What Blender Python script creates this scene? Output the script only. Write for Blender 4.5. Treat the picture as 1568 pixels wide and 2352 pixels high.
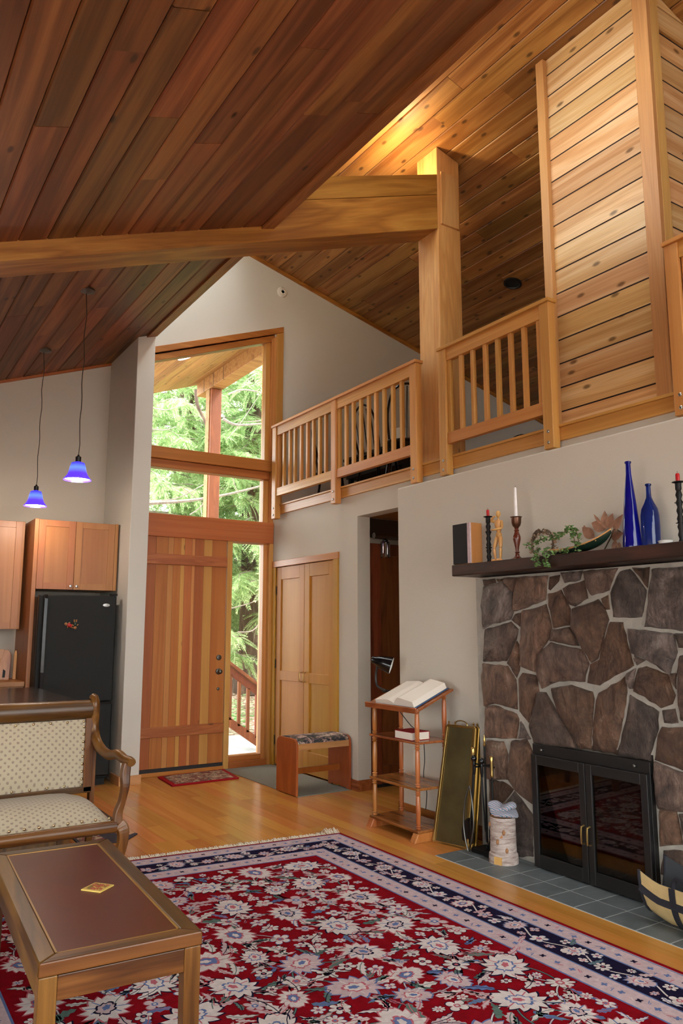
import bpy, bmesh, math, random
import numpy as np
from mathutils import Vector, Matrix, Euler
for o in list(bpy.data.objects): bpy.data.objects.remove(o)
SC = bpy.context.scene
COL = SC.collection
PI = math.pi
rad = math.radians
# ------------------------------------------------------------------ camera
CAMZ, YAW, PIT, FPX = 1.5, rad(33.0), rad(8.74), 1760.0
cd = bpy.data.cameras.new('camera')
cd.sensor_fit = 'VERTICAL'; cd.sensor_height = 36.0; cd.sensor_width = 24.0
cd.lens = FPX/2352*36.0
cd.clip_start = 0.05; cd.clip_end = 200
cam = bpy.data.objects.new('camera', cd); COL.objects.link(cam)
cam.location = (0, 0, CAMZ); cam.rotation_euler = (PI/2+PIT, 0, -YAW)
SC.camera = cam
# ------------------------------------------------------------------ world: an even overcast sky
w = bpy.data.worlds.new('overcast_sky'); SC.world = w; w.use_nodes = True
bg = w.node_tree.nodes['Background']
bg.inputs[0].default_value = (0.93, 0.97, 0.96, 1); bg.inputs[1].default_value = 6.0
sd = bpy.data.lights.new('sun', 'SUN'); sd.energy = 3.0; sd.angle = rad(20); sd.color = (1, .97, .9)
sun = bpy.data.objects.new('sun', sd); COL.objects.link(sun); sun.location = (20, -6, 20)
sun.rotation_euler = Vector((-.62, .62, -.9)).to_track_quat('-Z', 'Y').to_euler()
vs = SC.view_settings
vs.view_transform = 'Standard'; vs.look = 'None'; vs.exposure = 0.62; vs.gamma = 1.0; vs.use_curve_mapping = False
# ------------------------------------------------------------------ pixel rays (photo 1568 x 2352)
_f = Vector((math.sin(YAW)*math.cos(PIT), math.cos(YAW)*math.cos(PIT), math.sin(PIT)))
_r = Vector((math.cos(YAW), -math.sin(YAW), 0)); _u = _r.cross(_f)
def at(u, v, x=None, y=None, z=None):
    """pixel -> point on the plane x=, y= or z= that the thing touches"""
    d = _r*((u-784)/FPX)-_u*((v-1176)/FPX)+_f
    t = x/d.x if x is not None else (y/d.y if y is not None else (z-CAMZ)/d.z)
    return Vector((0, 0, CAMZ))+d*t
R = random.Random(7)
# ------------------------------------------------------------------ materials
def srgb(r, g, b):
    f = lambda c: (c/255/12.92 if c <= 10 else ((c/255+.055)/1.055)**2.4)
    return (f(r), f(g), f(b), 1)
class NT:
    def __init__(s, name):
        s.m = bpy.data.materials.new(name); s.m.use_nodes = True
        s.t = s.m.node_tree; s.n = s.t.nodes; s.l = s.t.links
        s.b = s.n['Principled BSDF']; s.out = s.n['Material Output']
    def N(s, ty, **k):
        n = s.n.new(ty)
        for a, b in k.items(): setattr(n, a, b)
        return n
    def L(s, a, b): s.l.new(a, b)
    def math(s, op, a, b=None, c=None, clamp=False):
        n = s.N('ShaderNodeMath', operation=op); n.use_clamp = clamp
        for i, x in enumerate((a, b, c)):
            if x is None: continue
            if isinstance(x, (int, float)): n.inputs[i].default_value = x
            else: s.L(x, n.inputs[i])
        return n.outputs[0]
    def mix(s, fac, a, b, mode='MIX'):
        n = s.N('ShaderNodeMix', data_type='RGBA', blend_type=mode)
        for k, x in ((0, fac), (6, a), (7, b)):
            if isinstance(x, (int, float)): n.inputs[k].default_value = x
            elif isinstance(x, tuple): n.inputs[k].default_value = x
            else: s.L(x, n.inputs[k])
        return n.outputs[2]
    def ramp(s, fac, stops, interp='LINEAR'):
        n = s.N('ShaderNodeValToRGB'); e = n.color_ramp.elements; n.color_ramp.interpolation = interp
        while len(e) < len(stops): e.new(.5)
        for q, (p, c) in zip(e, stops): q.position = p; q.color = c
        if not isinstance(fac, (int, float)): s.L(fac, n.inputs[0])
        return n.outputs[0]
    def map(s, vec, scale=(1, 1, 1), rot=(0, 0, 0), loc=(0, 0, 0)):
        n = s.N('ShaderNodeMapping'); s.L(vec, n.inputs[0])
        n.inputs[1].default_value = loc; n.inputs[2].default_value = rot; n.inputs[3].default_value = scale
        return n.outputs[0]
    def noise(s, vec, scale=1, detail=4, rough=.55, dist=0):
        n = s.N('ShaderNodeTexNoise'); s.L(vec, n.inputs['Vector'])
        n.inputs['Scale'].default_value = scale; n.inputs['Detail'].default_value = detail
        n.inputs['Roughness'].default_value = rough; n.inputs['Distortion'].default_value = dist
        return n.outputs['Fac']
    def obj(s, rnd=41.0):
        tc = s.N('ShaderNodeTexCoord'); oi = s.N('ShaderNodeObjectInfo')
        v = s.N('ShaderNodeVectorMath', operation='ADD'); m = s.math('MULTIPLY', oi.outputs['Random'], rnd)
        s.L(tc.outputs['Object'], v.inputs[0]); s.L(m, v.inputs[1])
        return v.outputs[0], oi.outputs['Random']
    def bump(s, h, strength=.1, dist=.01):
        n = s.N('ShaderNodeBump'); n.inputs['Strength'].default_value = strength; n.inputs['Distance'].default_value = dist
        s.L(h, n.inputs['Height']); s.L(n.outputs[0], s.b.inputs['Normal'])
    def fin(s, col, rough=.5, **k):
        if isinstance(col, tuple): s.b.inputs['Base Color'].default_value = col
        else: s.L(col, s.b.inputs['Base Color'])
        if isinstance(rough, (int, float)): s.b.inputs['Roughness'].default_value = rough
        else: s.L(rough, s.b.inputs['Roughness'])
        for a, b in k.items(): s.b.inputs[a.replace('_', ' ')].default_value = b
        return s.m
MAT = {}
def wood(name, dark, mid, light, axis=0, along=1.1, across=9, rough=.45, knots=0., var=.35, fib=.25, rings=5, bump=.06, hue=.02, spec=.5, flat=False):
    t = NT(name); v, rnd = t.obj()
    sc = [across]*3; sc[axis] = along
    v1 = t.map(v, tuple(sc))
    n1 = t.noise(v1, 1, 3, .5, .8)
    ring = t.math('PINGPONG', t.math('MULTIPLY', n1, float(rings)*2), 1.0)
    sf = [across*16]*3; sf[axis] = along*5
    fine = t.noise(t.map(v, tuple(sf)), 1, 3, .6)
    f = t.math('ADD', t.math('MULTIPLY', ring, .45), t.math('MULTIPLY', n1, .55))
    c = t.ramp(f, [(.12, dark), (.5, mid), (.85, light)])
    c = t.mix(1.0, c, t.ramp(fine, [(.25, (1-fib, 1-fib, 1-fib, 1)), (.75, (1, 1, 1, 1))]), 'MULTIPLY')
    if knots:
        sk = [7.5]*3; sk[axis] = 3.4
        vn = t.N('ShaderNodeTexVoronoi'); vn.voronoi_dimensions = '2D' if flat else '3D'
        t.L(t.map(v, tuple(sk)), vn.inputs['Vector']); vn.inputs['Scale'].default_value = .8
        sep = t.N('ShaderNodeSeparateColor'); t.L(vn.outputs['Color'], sep.inputs[0])
        on_ = t.math('LESS_THAN', sep.outputs[0], knots)
        k = t.math('MULTIPLY', t.math('SUBTRACT', 1.0, t.math('DIVIDE', vn.outputs['Distance'], .12), clamp=True), on_, clamp=True)
        k = t.math('MULTIPLY', t.math('MULTIPLY', k, 1.8, clamp=True), .8)
        c = t.mix(k, c, tuple(x*.22 for x in dark[:3])+(1,))
    hs = t.N('ShaderNodeHueSaturation'); t.L(c, hs.inputs['Color'])
    t.L(t.math('ADD', t.math('MULTIPLY', rnd, var), 1-var/2), hs.inputs['Value'])
    r2 = t.math('FRACT', t.math('MULTIPLY', rnd, 17.3))
    t.L(t.math('ADD', t.math('MULTIPLY', r2, hue), .5-hue/2), hs.inputs['Hue'])
    t.bump(t.math('ADD', fine, t.math('MULTIPLY', ring, .3)), bump, .004)
    MAT[name] = t.fin(hs.outputs[0], rough, Specular_IOR_Level=spec); return MAT[name]
def plain(name, col, rough=.5, metal=0, noise=0., nscale=8, bump=0., bscale=60, **k):
    t = NT(name); v, rnd = t.obj()
    c = col
    if noise:
        n = t.noise(v, nscale, 4)
        lo = tuple(x*(1-noise) for x in col[:3])+(1,); hi = tuple(min(1, x*(1+noise)) for x in col[:3])+(1,)
        c = t.ramp(n, [(.3, lo), (.7, hi)])
    if bump: t.bump(t.noise(v, bscale, 4), bump, .01)
    MAT[name] = t.fin(c, rough, Metallic=metal, **k); return MAT[name]
def glass(name, tint=(1, 1, 1, 1), gloss=.08, rough=.0):
    t = NT(name)
    tr = t.N('ShaderNodeBsdfTransparent'); tr.inputs[0].default_value = tint
    gl = t.N('ShaderNodeBsdfGlossy'); gl.inputs['Roughness'].default_value = rough
    lw = t.N('ShaderNodeFresnel'); lw.inputs[0].default_value = 1.45
    ms = t.N('ShaderNodeMixShader'); t.L(t.math('MULTIPLY', lw.outputs[0], gloss/.04, clamp=True), ms.inputs[0])
    t.L(tr.outputs[0], ms.inputs[1]); t.L(gl.outputs[0], ms.inputs[2]); t.L(ms.outputs[0], t.out.inputs[0])
    MAT[name] = t.m; return t.m
S_ = srgb
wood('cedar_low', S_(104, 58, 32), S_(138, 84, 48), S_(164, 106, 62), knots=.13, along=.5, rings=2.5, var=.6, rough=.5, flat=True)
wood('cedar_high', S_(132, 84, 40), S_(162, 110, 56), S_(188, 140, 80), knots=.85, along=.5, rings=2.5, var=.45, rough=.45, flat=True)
wood('cedar_side', S_(196, 146, 92), S_(216, 170, 116), S_(230, 192, 144), knots=.4, along=.5, rings=2.5, var=.32, rough=.26, flat=True, bump=.03)
wood('cedar_trim', S_(186, 132, 74), S_(208, 158, 98), S_(224, 180, 124), axis=2, along=.5, knots=.12, rings=2, rough=.4)
wood('cedar_edge', S_(112, 62, 34), S_(146, 88, 50), S_(170, 108, 64), axis=1, knots=.1, rings=3, rough=.5)
wood('beam_wood', S_(142, 88, 28), S_(180, 120, 46), S_(204, 148, 66), axis=0, along=.6, knots=.12, across=5, rings=4, rough=.5)
wood('post_wood', S_(188, 132, 66), S_(208, 156, 88), S_(222, 178, 112), axis=2, along=.6, knots=.14, across=5, rings=3.5, rough=.5)
wood('fir_y', S_(184, 120, 54), S_(206, 146, 76), S_(218, 162, 92), axis=1, along=.4, rings=2, across=12, var=.15, rough=.4, fib=.12)
wood('fir_z', S_(188, 126, 60), S_(210, 152, 82), S_(222, 168, 100), axis=2, along=.4, rings=2, across=12, var=.15, rough=.4, fib=.12)
wood('fir_x', S_(164, 94, 42), S_(186, 114, 56), S_(198, 130, 70), axis=0, along=.4, rings=2, across=12, var=.15, rough=.35, fib=.12)
wood('closet_wood', S_(176, 118, 36), S_(190, 132, 46), S_(202, 146, 58), axis=2, along=.4, rings=1.5, across=10, var=.1, rough=.45, fib=.1, spec=.25)
wood('door_plank', S_(158, 84, 36), S_(184, 108, 52), S_(206, 136, 72), axis=2, along=.35, knots=.35, rings=1.6, across=6, var=.4, rough=.38, fib=.12, hue=.02)
wood('door_pale', S_(190, 124, 62), S_(206, 144, 78), S_(218, 162, 94), axis=2, along=.35, knots=.25, rings=1.6, across=6, var=.2, rough=.38, fib=.12)
wood('door_batten', S_(156, 86, 42), S_(182, 108, 58), S_(200, 130, 74), axis=0, knots=.4, rings=4, var=.2, rough=.38)
wood('kitchen_wood', S_(152, 90, 46), S_(172, 110, 60), S_(186, 126, 76), axis=2, along=.4, rings=1.5, across=8, var=.12, rough=.4, fib=.12)
wood('dark_door_wood', S_(96, 46, 22), S_(122, 62, 32), S_(140, 76, 42), axis=2, rings=3, var=.15, rough=.35)
wood('floor_wood', S_(182, 114, 48), S_(200, 132, 62), S_(212, 148, 76), axis=0, along=.6, across=12, rings=1.6, var=.26, rough=.22, fib=.08, bump=.01, spec=.5)
wood('walnut', S_(62, 34, 12), S_(106, 66, 26), S_(142, 96, 44), axis=0, along=.7, rings=2.5, across=9, var=.12, rough=.3, fib=.2, spec=.4)
wood('walnut_z', S_(62, 34, 12), S_(106, 66, 26), S_(142, 96, 44), axis=2, along=.7, rings=2.5, across=9, var=.12, rough=.3, fib=.2, spec=.4)
wood('walnut_y', S_(62, 34, 12), S_(106, 66, 26), S_(142, 96, 44), axis=1, along=.7, rings=2.5, across=9, var=.12, rough=.3, fib=.2, spec=.4)
wood('honey_wood', S_(140, 74, 32), S_(176, 104, 50), S_(196, 128, 70), axis=2, rings=3, across=12, var=.12, rough=.3)
wood('honey_shelf', S_(118, 62, 30), S_(150, 86, 44), S_(176, 108, 60), axis=1, rings=3, across=9, var=.12, rough=.25)
wood('bench_wood', S_(150, 72, 30), S_(172, 86, 38), S_(186, 102, 50), axis=2, rings=2, across=6, var=.1, rough=.3)
wood('bench_edge', S_(184, 126, 72), S_(200, 144, 90), S_(212, 158, 104), axis=0, rings=2, var=.1, rough=.4)
wood('mantel_wood', S_(34, 20, 14), S_(56, 34, 24), S_(76, 48, 34), axis=1, rings=4, across=8, var=.1, rough=.45)
wood('pale_wood', S_(206, 150, 84), S_(222, 168, 100), S_(232, 184, 120), axis=2, rings=2, across=30, var=.1, rough=.4)
wood('baseboard_wood', S_(196, 136, 84), S_(214, 158, 104), S_(224, 172, 120), axis=0, rings=3, var=.12, rough=.4)
wood('ext_wood', S_(140, 92, 44), S_(170, 120, 62), S_(192, 146, 84), axis=0, along=.6, knots=.6, rings=3, var=.3, rough=.6, flat=True)
wood('ext_post_wood', S_(120, 58, 28), S_(150, 78, 40), S_(168, 98, 56), axis=2, knots=.2, rings=2, var=.15, rough=.6)
wood('deck_wood', S_(150, 150, 150), S_(176, 178, 180), S_(196, 198, 200), axis=1, rings=2, var=.2, rough=.8, hue=0)
wood('bark_brown', S_(60, 46, 38), S_(96, 78, 66), S_(134, 114, 98), axis=2, along=1.5, across=7, rings=4, var=.3, rough=.95, bump=.6, hue=.01)
plain('wall_paint', S_(200, 192, 178), .85, bump=.12, bscale=90)
plain('wall_paint_b', S_(212, 210, 202), .85, bump=.1, bscale=90)
plain('dark_gap', S_(44, 24, 14), .9)
plain('black_metal', S_(24, 23, 23), .4, bump=.05)
plain('black_iron', S_(30, 29, 29), .5, metal=.6, bump=.1)
plain('steel', S_(180, 180, 178), .3, metal=1)
plain('dark_steel', S_(110, 108, 104), .35, metal=1)
plain('brass', S_(178, 150, 92), .3, metal=1)
plain('old_brass', S_(104, 94, 62), .45, metal=.8, noise=.25, nscale=5)
plain('white_plastic', S_(228, 226, 218), .5)
plain('slate', S_(92, 98, 100), .45, noise=.2, nscale=7, bump=.2, bscale=25)
plain('grout', S_(176, 178, 174), .9)
plain('mortar', S_(158, 152, 142), .95, noise=.15, nscale=10, bump=.5, bscale=40)
plain('entry_carpet', S_(128, 126, 116), .95, noise=.12, nscale=90, bump=.4, bscale=200)
plain('fridge_black', S_(13, 16, 16), .42, bump=.35, bscale=350, Specular_IOR_Level=.35)
plain('black_gloss', S_(16, 16, 18), .15)
plain('black_matte', S_(20, 20, 21), .7)
plain('red_leather', S_(98, 24, 16), .3, noise=.12, nscale=4, Specular_IOR_Level=.3)
plain('brass_line', S_(170, 126, 60), .35)
plain('paper', S_(226, 214, 200), .8)
plain('paper_edge', S_(214, 190, 168), .85)
plain('red_cloth', S_(150, 20, 30), .7, Specular_IOR_Level=.1)
plain('coaster_yellow', S_(224, 192, 96), .5)
plain('navy_cover', S_(40, 70, 110), .5)
plain('blue_glass', S_(18, 22, 140), .05, Transmission_Weight=.55, IOR=1.45)
plain('blue_glass_b', S_(30, 50, 130), .06, Transmission_Weight=.55, IOR=1.45)
plain('red_wax', S_(176, 24, 28), .35)
plain('white_wax', S_(232, 226, 224), .4, noise=.06, nscale=40)
plain('bronze', S_(88, 56, 38), .3, metal=.6)
plain('turned_wood_red', S_(92, 40, 24), .22)
plain('canvas', S_(200, 174, 122), .85, noise=.08, nscale=14, bump=.3, bscale=160)
plain('black_web', S_(26, 26, 36), .8)
plain('dark_lining', S_(40, 42, 46), .75)
plain('green_hull', S_(20, 44, 34), .35)
plain('ivy_leaf', S_(84, 116, 56), .5, noise=.35, nscale=30)
plain('dry_leaf', S_(150, 122, 96), .7, noise=.3, nscale=25)
plain('pink_leaf', S_(158, 116, 92), .7, noise=.3, nscale=25)
plain('twig', S_(96, 78, 60), .9)
plain('wicker', S_(168, 112, 60), .6, noise=.3, nscale=60)
plain('granite', S_(48, 42, 40), .25, noise=.3, nscale=90)
plain('mud', S_(118, 92, 76), .95, noise=.4, nscale=14, bump=.6, bscale=30)
plain('rubber', S_(40, 38, 40), .8)
plain('rug_red', S_(130, 8, 22), .95, noise=.18, nscale=25, bump=.5, bscale=260, Specular_IOR_Level=.05)
plain('rug_navy', S_(28, 22, 48), .95, noise=.2, nscale=30, bump=.5, bscale=260, Specular_IOR_Level=.05)
plain('rug_pink', S_(196, 172, 174), .95, noise=.12, nscale=40, bump=.5, bscale=260, Specular_IOR_Level=.05)
plain('rug_cream', S_(212, 200, 196), .95, noise=.12, nscale=40, bump=.5, bscale=260, Specular_IOR_Level=.05)
plain('rug_blue', S_(98, 116, 162), .95, noise=.15, nscale=40, bump=.5, bscale=260, Specular_IOR_Level=.05)
plain('rug_rose', S_(186, 100, 110), .95, noise=.15, nscale=40, bump=.5, bscale=260, Specular_IOR_Level=.05)
plain('rug_teal', S_(92, 116, 108), .95, noise=.2, nscale=40, bump=.5, bscale=260, Specular_IOR_Level=.05)
plain('fringe', S_(220, 208, 188), .95)
plain('dark_mat', S_(52, 44, 52), .95, bump=.4, bscale=200)
plain('nail_head', S_(190, 168, 130), .3, metal=1)
plain('leather_tan', S_(150, 104, 66), .7)
plain('uplight_lens', S_(255, 220, 150), .4, Emission_Color=S_(255, 214, 140), Emission_Strength=8.0)
plain('lamp_white', S_(255, 255, 255), .4, Emission_Color=(1, .97, .95, 1), Emission_Strength=9.0)
plain('soffit_lamp', S_(255, 255, 255), .4, Emission_Color=(1, 1, 1, 1), Emission_Strength=12.0)
glass('pane_glass', gloss=.05)
glass('fire_glass', (.5, .46, .44, 1), gloss=.04)
glass('jar_glass', (.75, .8, .78, 1), gloss=.25)
# ------------------------------------------------------------------ special materials
def stone_mat():
    t = NT('field_stone'); v, rnd = t.obj()
    n = t.noise(v, 4, 9, .68, 1.6); m = t.noise(t.map(v, (1, 1.6, .7)), 14, 8, .75, 1.0); q = t.noise(v, 45, 5, .7)
    a = t.ramp(n, [(.3, S_(64, 56, 54)), (.5, S_(112, 99, 93)), (.68, S_(160, 146, 138))])
    b = t.ramp(n, [(.28, S_(66, 50, 44)), (.48, S_(120, 90, 72)), (.6, S_(142, 108, 86)), (.72, S_(176, 154, 136))])
    c = t.mix(t.ramp(t.math('ADD', t.math('MULTIPLY', rnd, .7), t.math('MULTIPLY', t.noise(v, 2.5, 3), .5)), [(.3, (0, 0, 0, 1)), (.75, (1, 1, 1, 1))]), a, b)
    c = t.mix(1.0, c, t.ramp(m, [(.3, (.5, .5, .5, 1)), (.58, (1.15, 1.13, 1.12, 1))]), 'MULTIPLY')
    hs = t.N('ShaderNodeHueSaturation'); t.L(c, hs.inputs['Color'])
    t.L(t.math('ADD', t.math('MULTIPLY', t.math('FRACT', t.math('MULTIPLY', rnd, 7.7)), .7), .6), hs.inputs['Value'])
    t.bump(t.math('ADD', t.math('ADD', n, m), t.math('MULTIPLY', q, .4)), 1.0, .035)
    MAT['field_stone'] = t.fin(hs.outputs[0], .42)
def fabric_mat():
    t = NT('settee_fabric'); v, rnd = t.obj(0)
    sp = t.N('ShaderNodeSeparateXYZ'); t.L(v, sp.inputs[0])
    n = t.noise(v, 120, 3)
    k = t.math('MULTIPLY', t.math('SINE', t.math('MULTIPLY', sp.outputs[0], 134.)), t.math('SINE', t.math('MULTIPLY', t.math('ADD', sp.outputs[2], sp.outputs[1]), 134.)))
    d = t.math('ADD', k, t.math('MULTIPLY', t.math('SUBTRACT', n, .5), 1.3))
    c = t.ramp(d, [(.38, S_(188, 174, 148)), (.66, S_(154, 135, 119))])
    t.bump(t.noise(v, 300, 2), .3, .004)
    MAT['settee_fabric'] = t.fin(c, .9, Sheen_Weight=.2)
def floral_mat(name, base, c1, c2, c3, sc=9):
    t = NT(name); v, rnd = t.obj(0)
    nz = t.noise(v, sc*.9, 5, .6, 1.5); nb = t.noise(t.map(v, (1, 1, 1), loc=(5, 3, 1)), sc*1.6, 4, .6, .8)
    c = t.ramp(nz, [(.44, base), (.5, c1), (.58, c2)])
    c = t.mix(t.math('GREATER_THAN', nb, .58), c, c3)
    t.bump(t.noise(v, 200, 2), .4, .005)
    MAT[name] = t.fin(c, .9)
def birch_mat():
    t = NT('birch_bark'); v, rnd = t.obj(0)
    n = t.noise(t.map(v, (9, 9, 55)), 1, 5, .7, .6); b = t.noise(v, 11, 3)
    c = t.ramp(n, [(.36, S_(138, 116, 106)), (.55, S_(182, 166, 158)), (.75, S_(204, 192, 186))])
    c = t.mix(t.math('GREATER_THAN', b, .66), c, S_(176, 116, 66))
    t.bump(n, .5, .01)
    MAT['birch_bark'] = t.fin(c, .85)
def glove_mat():
    t = NT('glove_knit'); v, rnd = t.obj()
    w1 = t.N('ShaderNodeTexWave'); t.L(t.map(v, (1, 1, 1), (.4, .7, .2)), w1.inputs['Vector']); w1.inputs['Scale'].default_value = 22
    w1.inputs['Distortion'].default_value = 3.5; w1.inputs['Detail'].default_value = 2
    n = t.noise(v, 30, 3)
    c = t.ramp(w1.outputs['Color'], [(.1, S_(86, 112, 140)), (.3, S_(170, 172, 168)), (.5, S_(210, 202, 194)), (.72, S_(104, 146, 150)), (.92, S_(178, 120, 146))], 'CONSTANT')
    t.bump(w1.outputs['Color'], .4, .004)
    MAT['glove_knit'] = t.fin(c, .95)
def leaf_mat(name, a, b, c_):
    t = NT(name); v, rnd = t.obj()
    g = t.N('ShaderNodeNewGeometry'); n = t.noise(v, 3.0, 3)
    rr = t.math('ADD', t.math('MULTIPLY', g.outputs['Random Per Island'], .55), t.math('MULTIPLY', n, .5))
    c = t.ramp(rr, [(.15, a), (.5, b), (.9, c_)])
    dif = t.N('ShaderNodeBsdfDiffuse'); tl = t.N('ShaderNodeBsdfTranslucent'); ms = t.N('ShaderNodeMixShader')
    ms.inputs[0].default_value = .5; t.L(c, dif.inputs[0]); t.L(c, tl.inputs[0])
    t.L(dif.outputs[0], ms.inputs[1]); t.L(tl.outputs[0], ms.inputs[2]); t.L(ms.outputs[0], t.out.inputs[0])
    MAT[name] = t.m
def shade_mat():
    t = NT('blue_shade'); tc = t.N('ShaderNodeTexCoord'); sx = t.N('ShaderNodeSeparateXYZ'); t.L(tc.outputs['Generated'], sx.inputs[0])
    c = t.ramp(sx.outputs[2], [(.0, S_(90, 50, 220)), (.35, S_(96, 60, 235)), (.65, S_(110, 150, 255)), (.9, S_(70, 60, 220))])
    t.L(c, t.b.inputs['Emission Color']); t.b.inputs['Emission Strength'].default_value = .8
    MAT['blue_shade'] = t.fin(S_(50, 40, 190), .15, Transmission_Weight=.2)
stone_mat(); fabric_mat(); birch_mat(); glove_mat(); shade_mat()
floral_mat('bench_floral', S_(48, 50, 54), S_(140, 110, 104), S_(206, 180, 166), S_(84, 82, 62), 10)
floral_mat('doormat_floral', S_(116, 52, 48), S_(150, 116, 92), S_(190, 166, 140), S_(92, 88, 74), 14)
floral_mat('litter', S_(130, 102, 88), S_(168, 140, 124), S_(206, 184, 168), S_(110, 86, 72), 9)
leaf_mat('cedar_leaf', S_(104, 134, 92), S_(176, 204, 146), S_(234, 244, 202))
leaf_mat('fern_leaf', S_(90, 136, 84), S_(150, 194, 134), S_(204, 226, 172))
# ------------------------------------------------------------------ mesh builder
class MB:
    def __init__(s): s.v = []; s.f = []; s.mi = []
    def add(s, vs, fs, mi=0):
        k = len(s.v); s.v += [tuple(p) for p in vs]; s.f += [tuple(i+k for i in f) for f in fs]; s.mi += [mi]*len(fs); return s
    def box(s, x0, x1, y0, y1, z0, z1, mi=0):
        x0, x1 = min(x0, x1), max(x0, x1); y0, y1 = min(y0, y1), max(y0, y1); z0, z1 = min(z0, z1), max(z0, z1)
        return s.add([(x0, y0, z0), (x1, y0, z0), (x1, y1, z0), (x0, y1, z0), (x0, y0, z1), (x1, y0, z1), (x1, y1, z1), (x0, y1, z1)],
                     [(0, 3, 2, 1), (4, 5, 6, 7), (0, 1, 5, 4), (1, 2, 6, 5), (2, 3, 7, 6), (3, 0, 4, 7)], mi)
    def prism(s, poly, axis, a, b, mi=0):
        """polygon given in the two other axes (in x,y,z order), extruded along axis from a to b"""
        n = len(poly); mk = lambda p, h: {'x': (h, p[0], p[1]), 'y': (p[0], h, p[1]), 'z': (p[0], p[1], h)}[axis]
        area = sum(poly[i][0]*poly[(i+1) % n][1]-poly[(i+1) % n][0]*poly[i][1] for i in range(n))
        if (area < 0) != (axis == 'y'): poly = poly[::-1]
        if a > b: a, b = b, a
        vs = [mk(p, a) for p in poly]+[mk(p, b) for p in poly]
        return s.add(vs, [tuple(range(n-1, -1, -1)), tuple(range(n, 2*n))]+[(i, (i+1) % n, n+(i+1) % n, n+i) for i in range(n)], mi)
    def lathe(s, prof, c=(0, 0, 0), seg=16, ax='z', mi=0, cap=True):
        vs = []; fs = []; n = len(prof)
        for k in range(seg):
            a = 2*PI*k/seg
            for r, h in prof:
                p = (r*math.cos(a), r*math.sin(a), h)
                if ax == 'x': p = (p[2], p[0], p[1])
                elif ax == 'y': p = (p[1], p[2], p[0])
                vs.append((p[0]+c[0], p[1]+c[1], p[2]+c[2]))
        for k in range(seg):
            k2 = (k+1) % seg
            for i in range(n-1): fs.append((k*n+i, k2*n+i, k2*n+i+1, k*n+i+1))
        if cap:
            fs.append(tuple(k*n for k in range(seg-1, -1, -1))); fs.append(tuple(k*n+n-1 for k in range(seg)))
        return s.add(vs, fs, mi)
    def tube(s, pts, r, seg=8, mi=0):
        pts = [Vector(p) for p in pts]; rs = r if isinstance(r, (list, tuple)) else [r]*len(pts)
        vs = []; fs = []; up = Vector((0, 0, 1)); prev = None
        for i, p in enumerate(pts):
            t = (pts[min(i+1, len(pts)-1)]-pts[max(i-1, 0)]).normalized()
            if prev is None:
                a = t.cross(up)
                if a.length < .1: a = t.cross(Vector((1, 0, 0)))
            else: a = prev-t*prev.dot(t)
            a.normalize(); b = t.cross(a); prev = a
            for k in range(seg):
                q = 2*PI*k/seg; vs.append(p+(a*math.cos(q)+b*math.sin(q))*rs[i])
        n = len(pts)
        for i in range(n-1):
            for k in range(seg): fs.append((i*seg+k, i*seg+(k+1) % seg, (i+1)*seg+(k+1) % seg, (i+1)*seg+k))
        fs.append(tuple(range(seg-1, -1, -1))); fs.append(tuple((n-1)*seg+k for k in range(seg)))
        return s.add(vs, fs, mi)
    def ribbon(s, pts, hw, ht, up=(0, 0, 1), mi=0):
        """rectangular section swept along pts; hw half width sideways, ht half thickness"""
        pts = [Vector(p) for p in pts]; vs = []; fs = []; U = Vector(up)
        hws = hw if isinstance(hw, (list, tuple)) else [hw]*len(pts); hts = ht if isinstance(ht, (list, tuple)) else [ht]*len(pts)
        for i, p in enumerate(pts):
            t = (pts[min(i+1, len(pts)-1)]-pts[max(i-1, 0)]).normalized()
            a = t.cross(U).normalized(); b = a.cross(t)
            for q, e in ((-1, -1), (1, -1), (1, 1), (-1, 1)): vs.append(p+a*q*hws[i]+b*e*hts[i])
        n = len(pts)
        for i in range(n-1):
            for k in range(4): fs.append((i*4+k, i*4+(k+1) % 4, (i+1)*4+(k+1) % 4, (i+1)*4+k))
        fs.append((3, 2, 1, 0)); fs.append(tuple((n-1)*4+k for k in range(4)))
        return s.add(vs, fs, mi)
    def ball(s, c, r, seg=12, rings=8, mi=0, sc=(1, 1, 1)):
        prof = [(max(1e-4, math.sin(PI*i/rings))*r, -math.cos(PI*i/rings)*r) for i in range(rings+1)]
        k = len(s.v); s.lathe(prof, (0, 0, 0), seg, mi=mi)
        for i in range(k, len(s.v)):
            p = s.v[i]; s.v[i] = (c[0]+p[0]*sc[0], c[1]+p[1]*sc[1], c[2]+p[2]*sc[2])
        return s
    def build(s, name, mats, parent=None, loc=(0, 0, 0), rot=(0, 0, 0), smooth=False, bevel=0, seg=2):
        me = bpy.data.meshes.new(name); me.from_pydata(s.v, [], s.f); me.validate()
        if isinstance(mats, str): mats = [mats]
        for m in mats: me.materials.append(MAT[m])
        if len(mats) > 1: me.polygons.foreach_set('material_index', s.mi[:len(me.polygons)])
        if smooth:
            me.polygons.foreach_set('use_smooth', [True]*len(me.polygons))
            bm = bmesh.new(); bm.from_mesh(me)
            for e in bm.edges:
                if len(e.link_faces) == 2 and e.calc_face_angle(0) > rad(42): e.smooth = False
            bmesh.ops.recalc_face_normals(bm, faces=bm.faces); bm.to_mesh(me); bm.free()
        o = bpy.data.objects.new(name, me); COL.objects.link(o)
        o.location = loc; o.rotation_euler = rot
        if parent: o.parent = parent
        if bevel:
            b = o.modifiers.new('bevel', 'BEVEL'); b.width = bevel; b.segments = seg; b.limit_method = 'ANGLE'; b.angle_limit = rad(35)
        return o
def tag(o, label, cat=None, group=None, kind=None):
    o['label'] = label
    if cat: o['category'] = cat
    if group: o['group'] = group
    if kind: o['kind'] = kind
    return o
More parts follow.
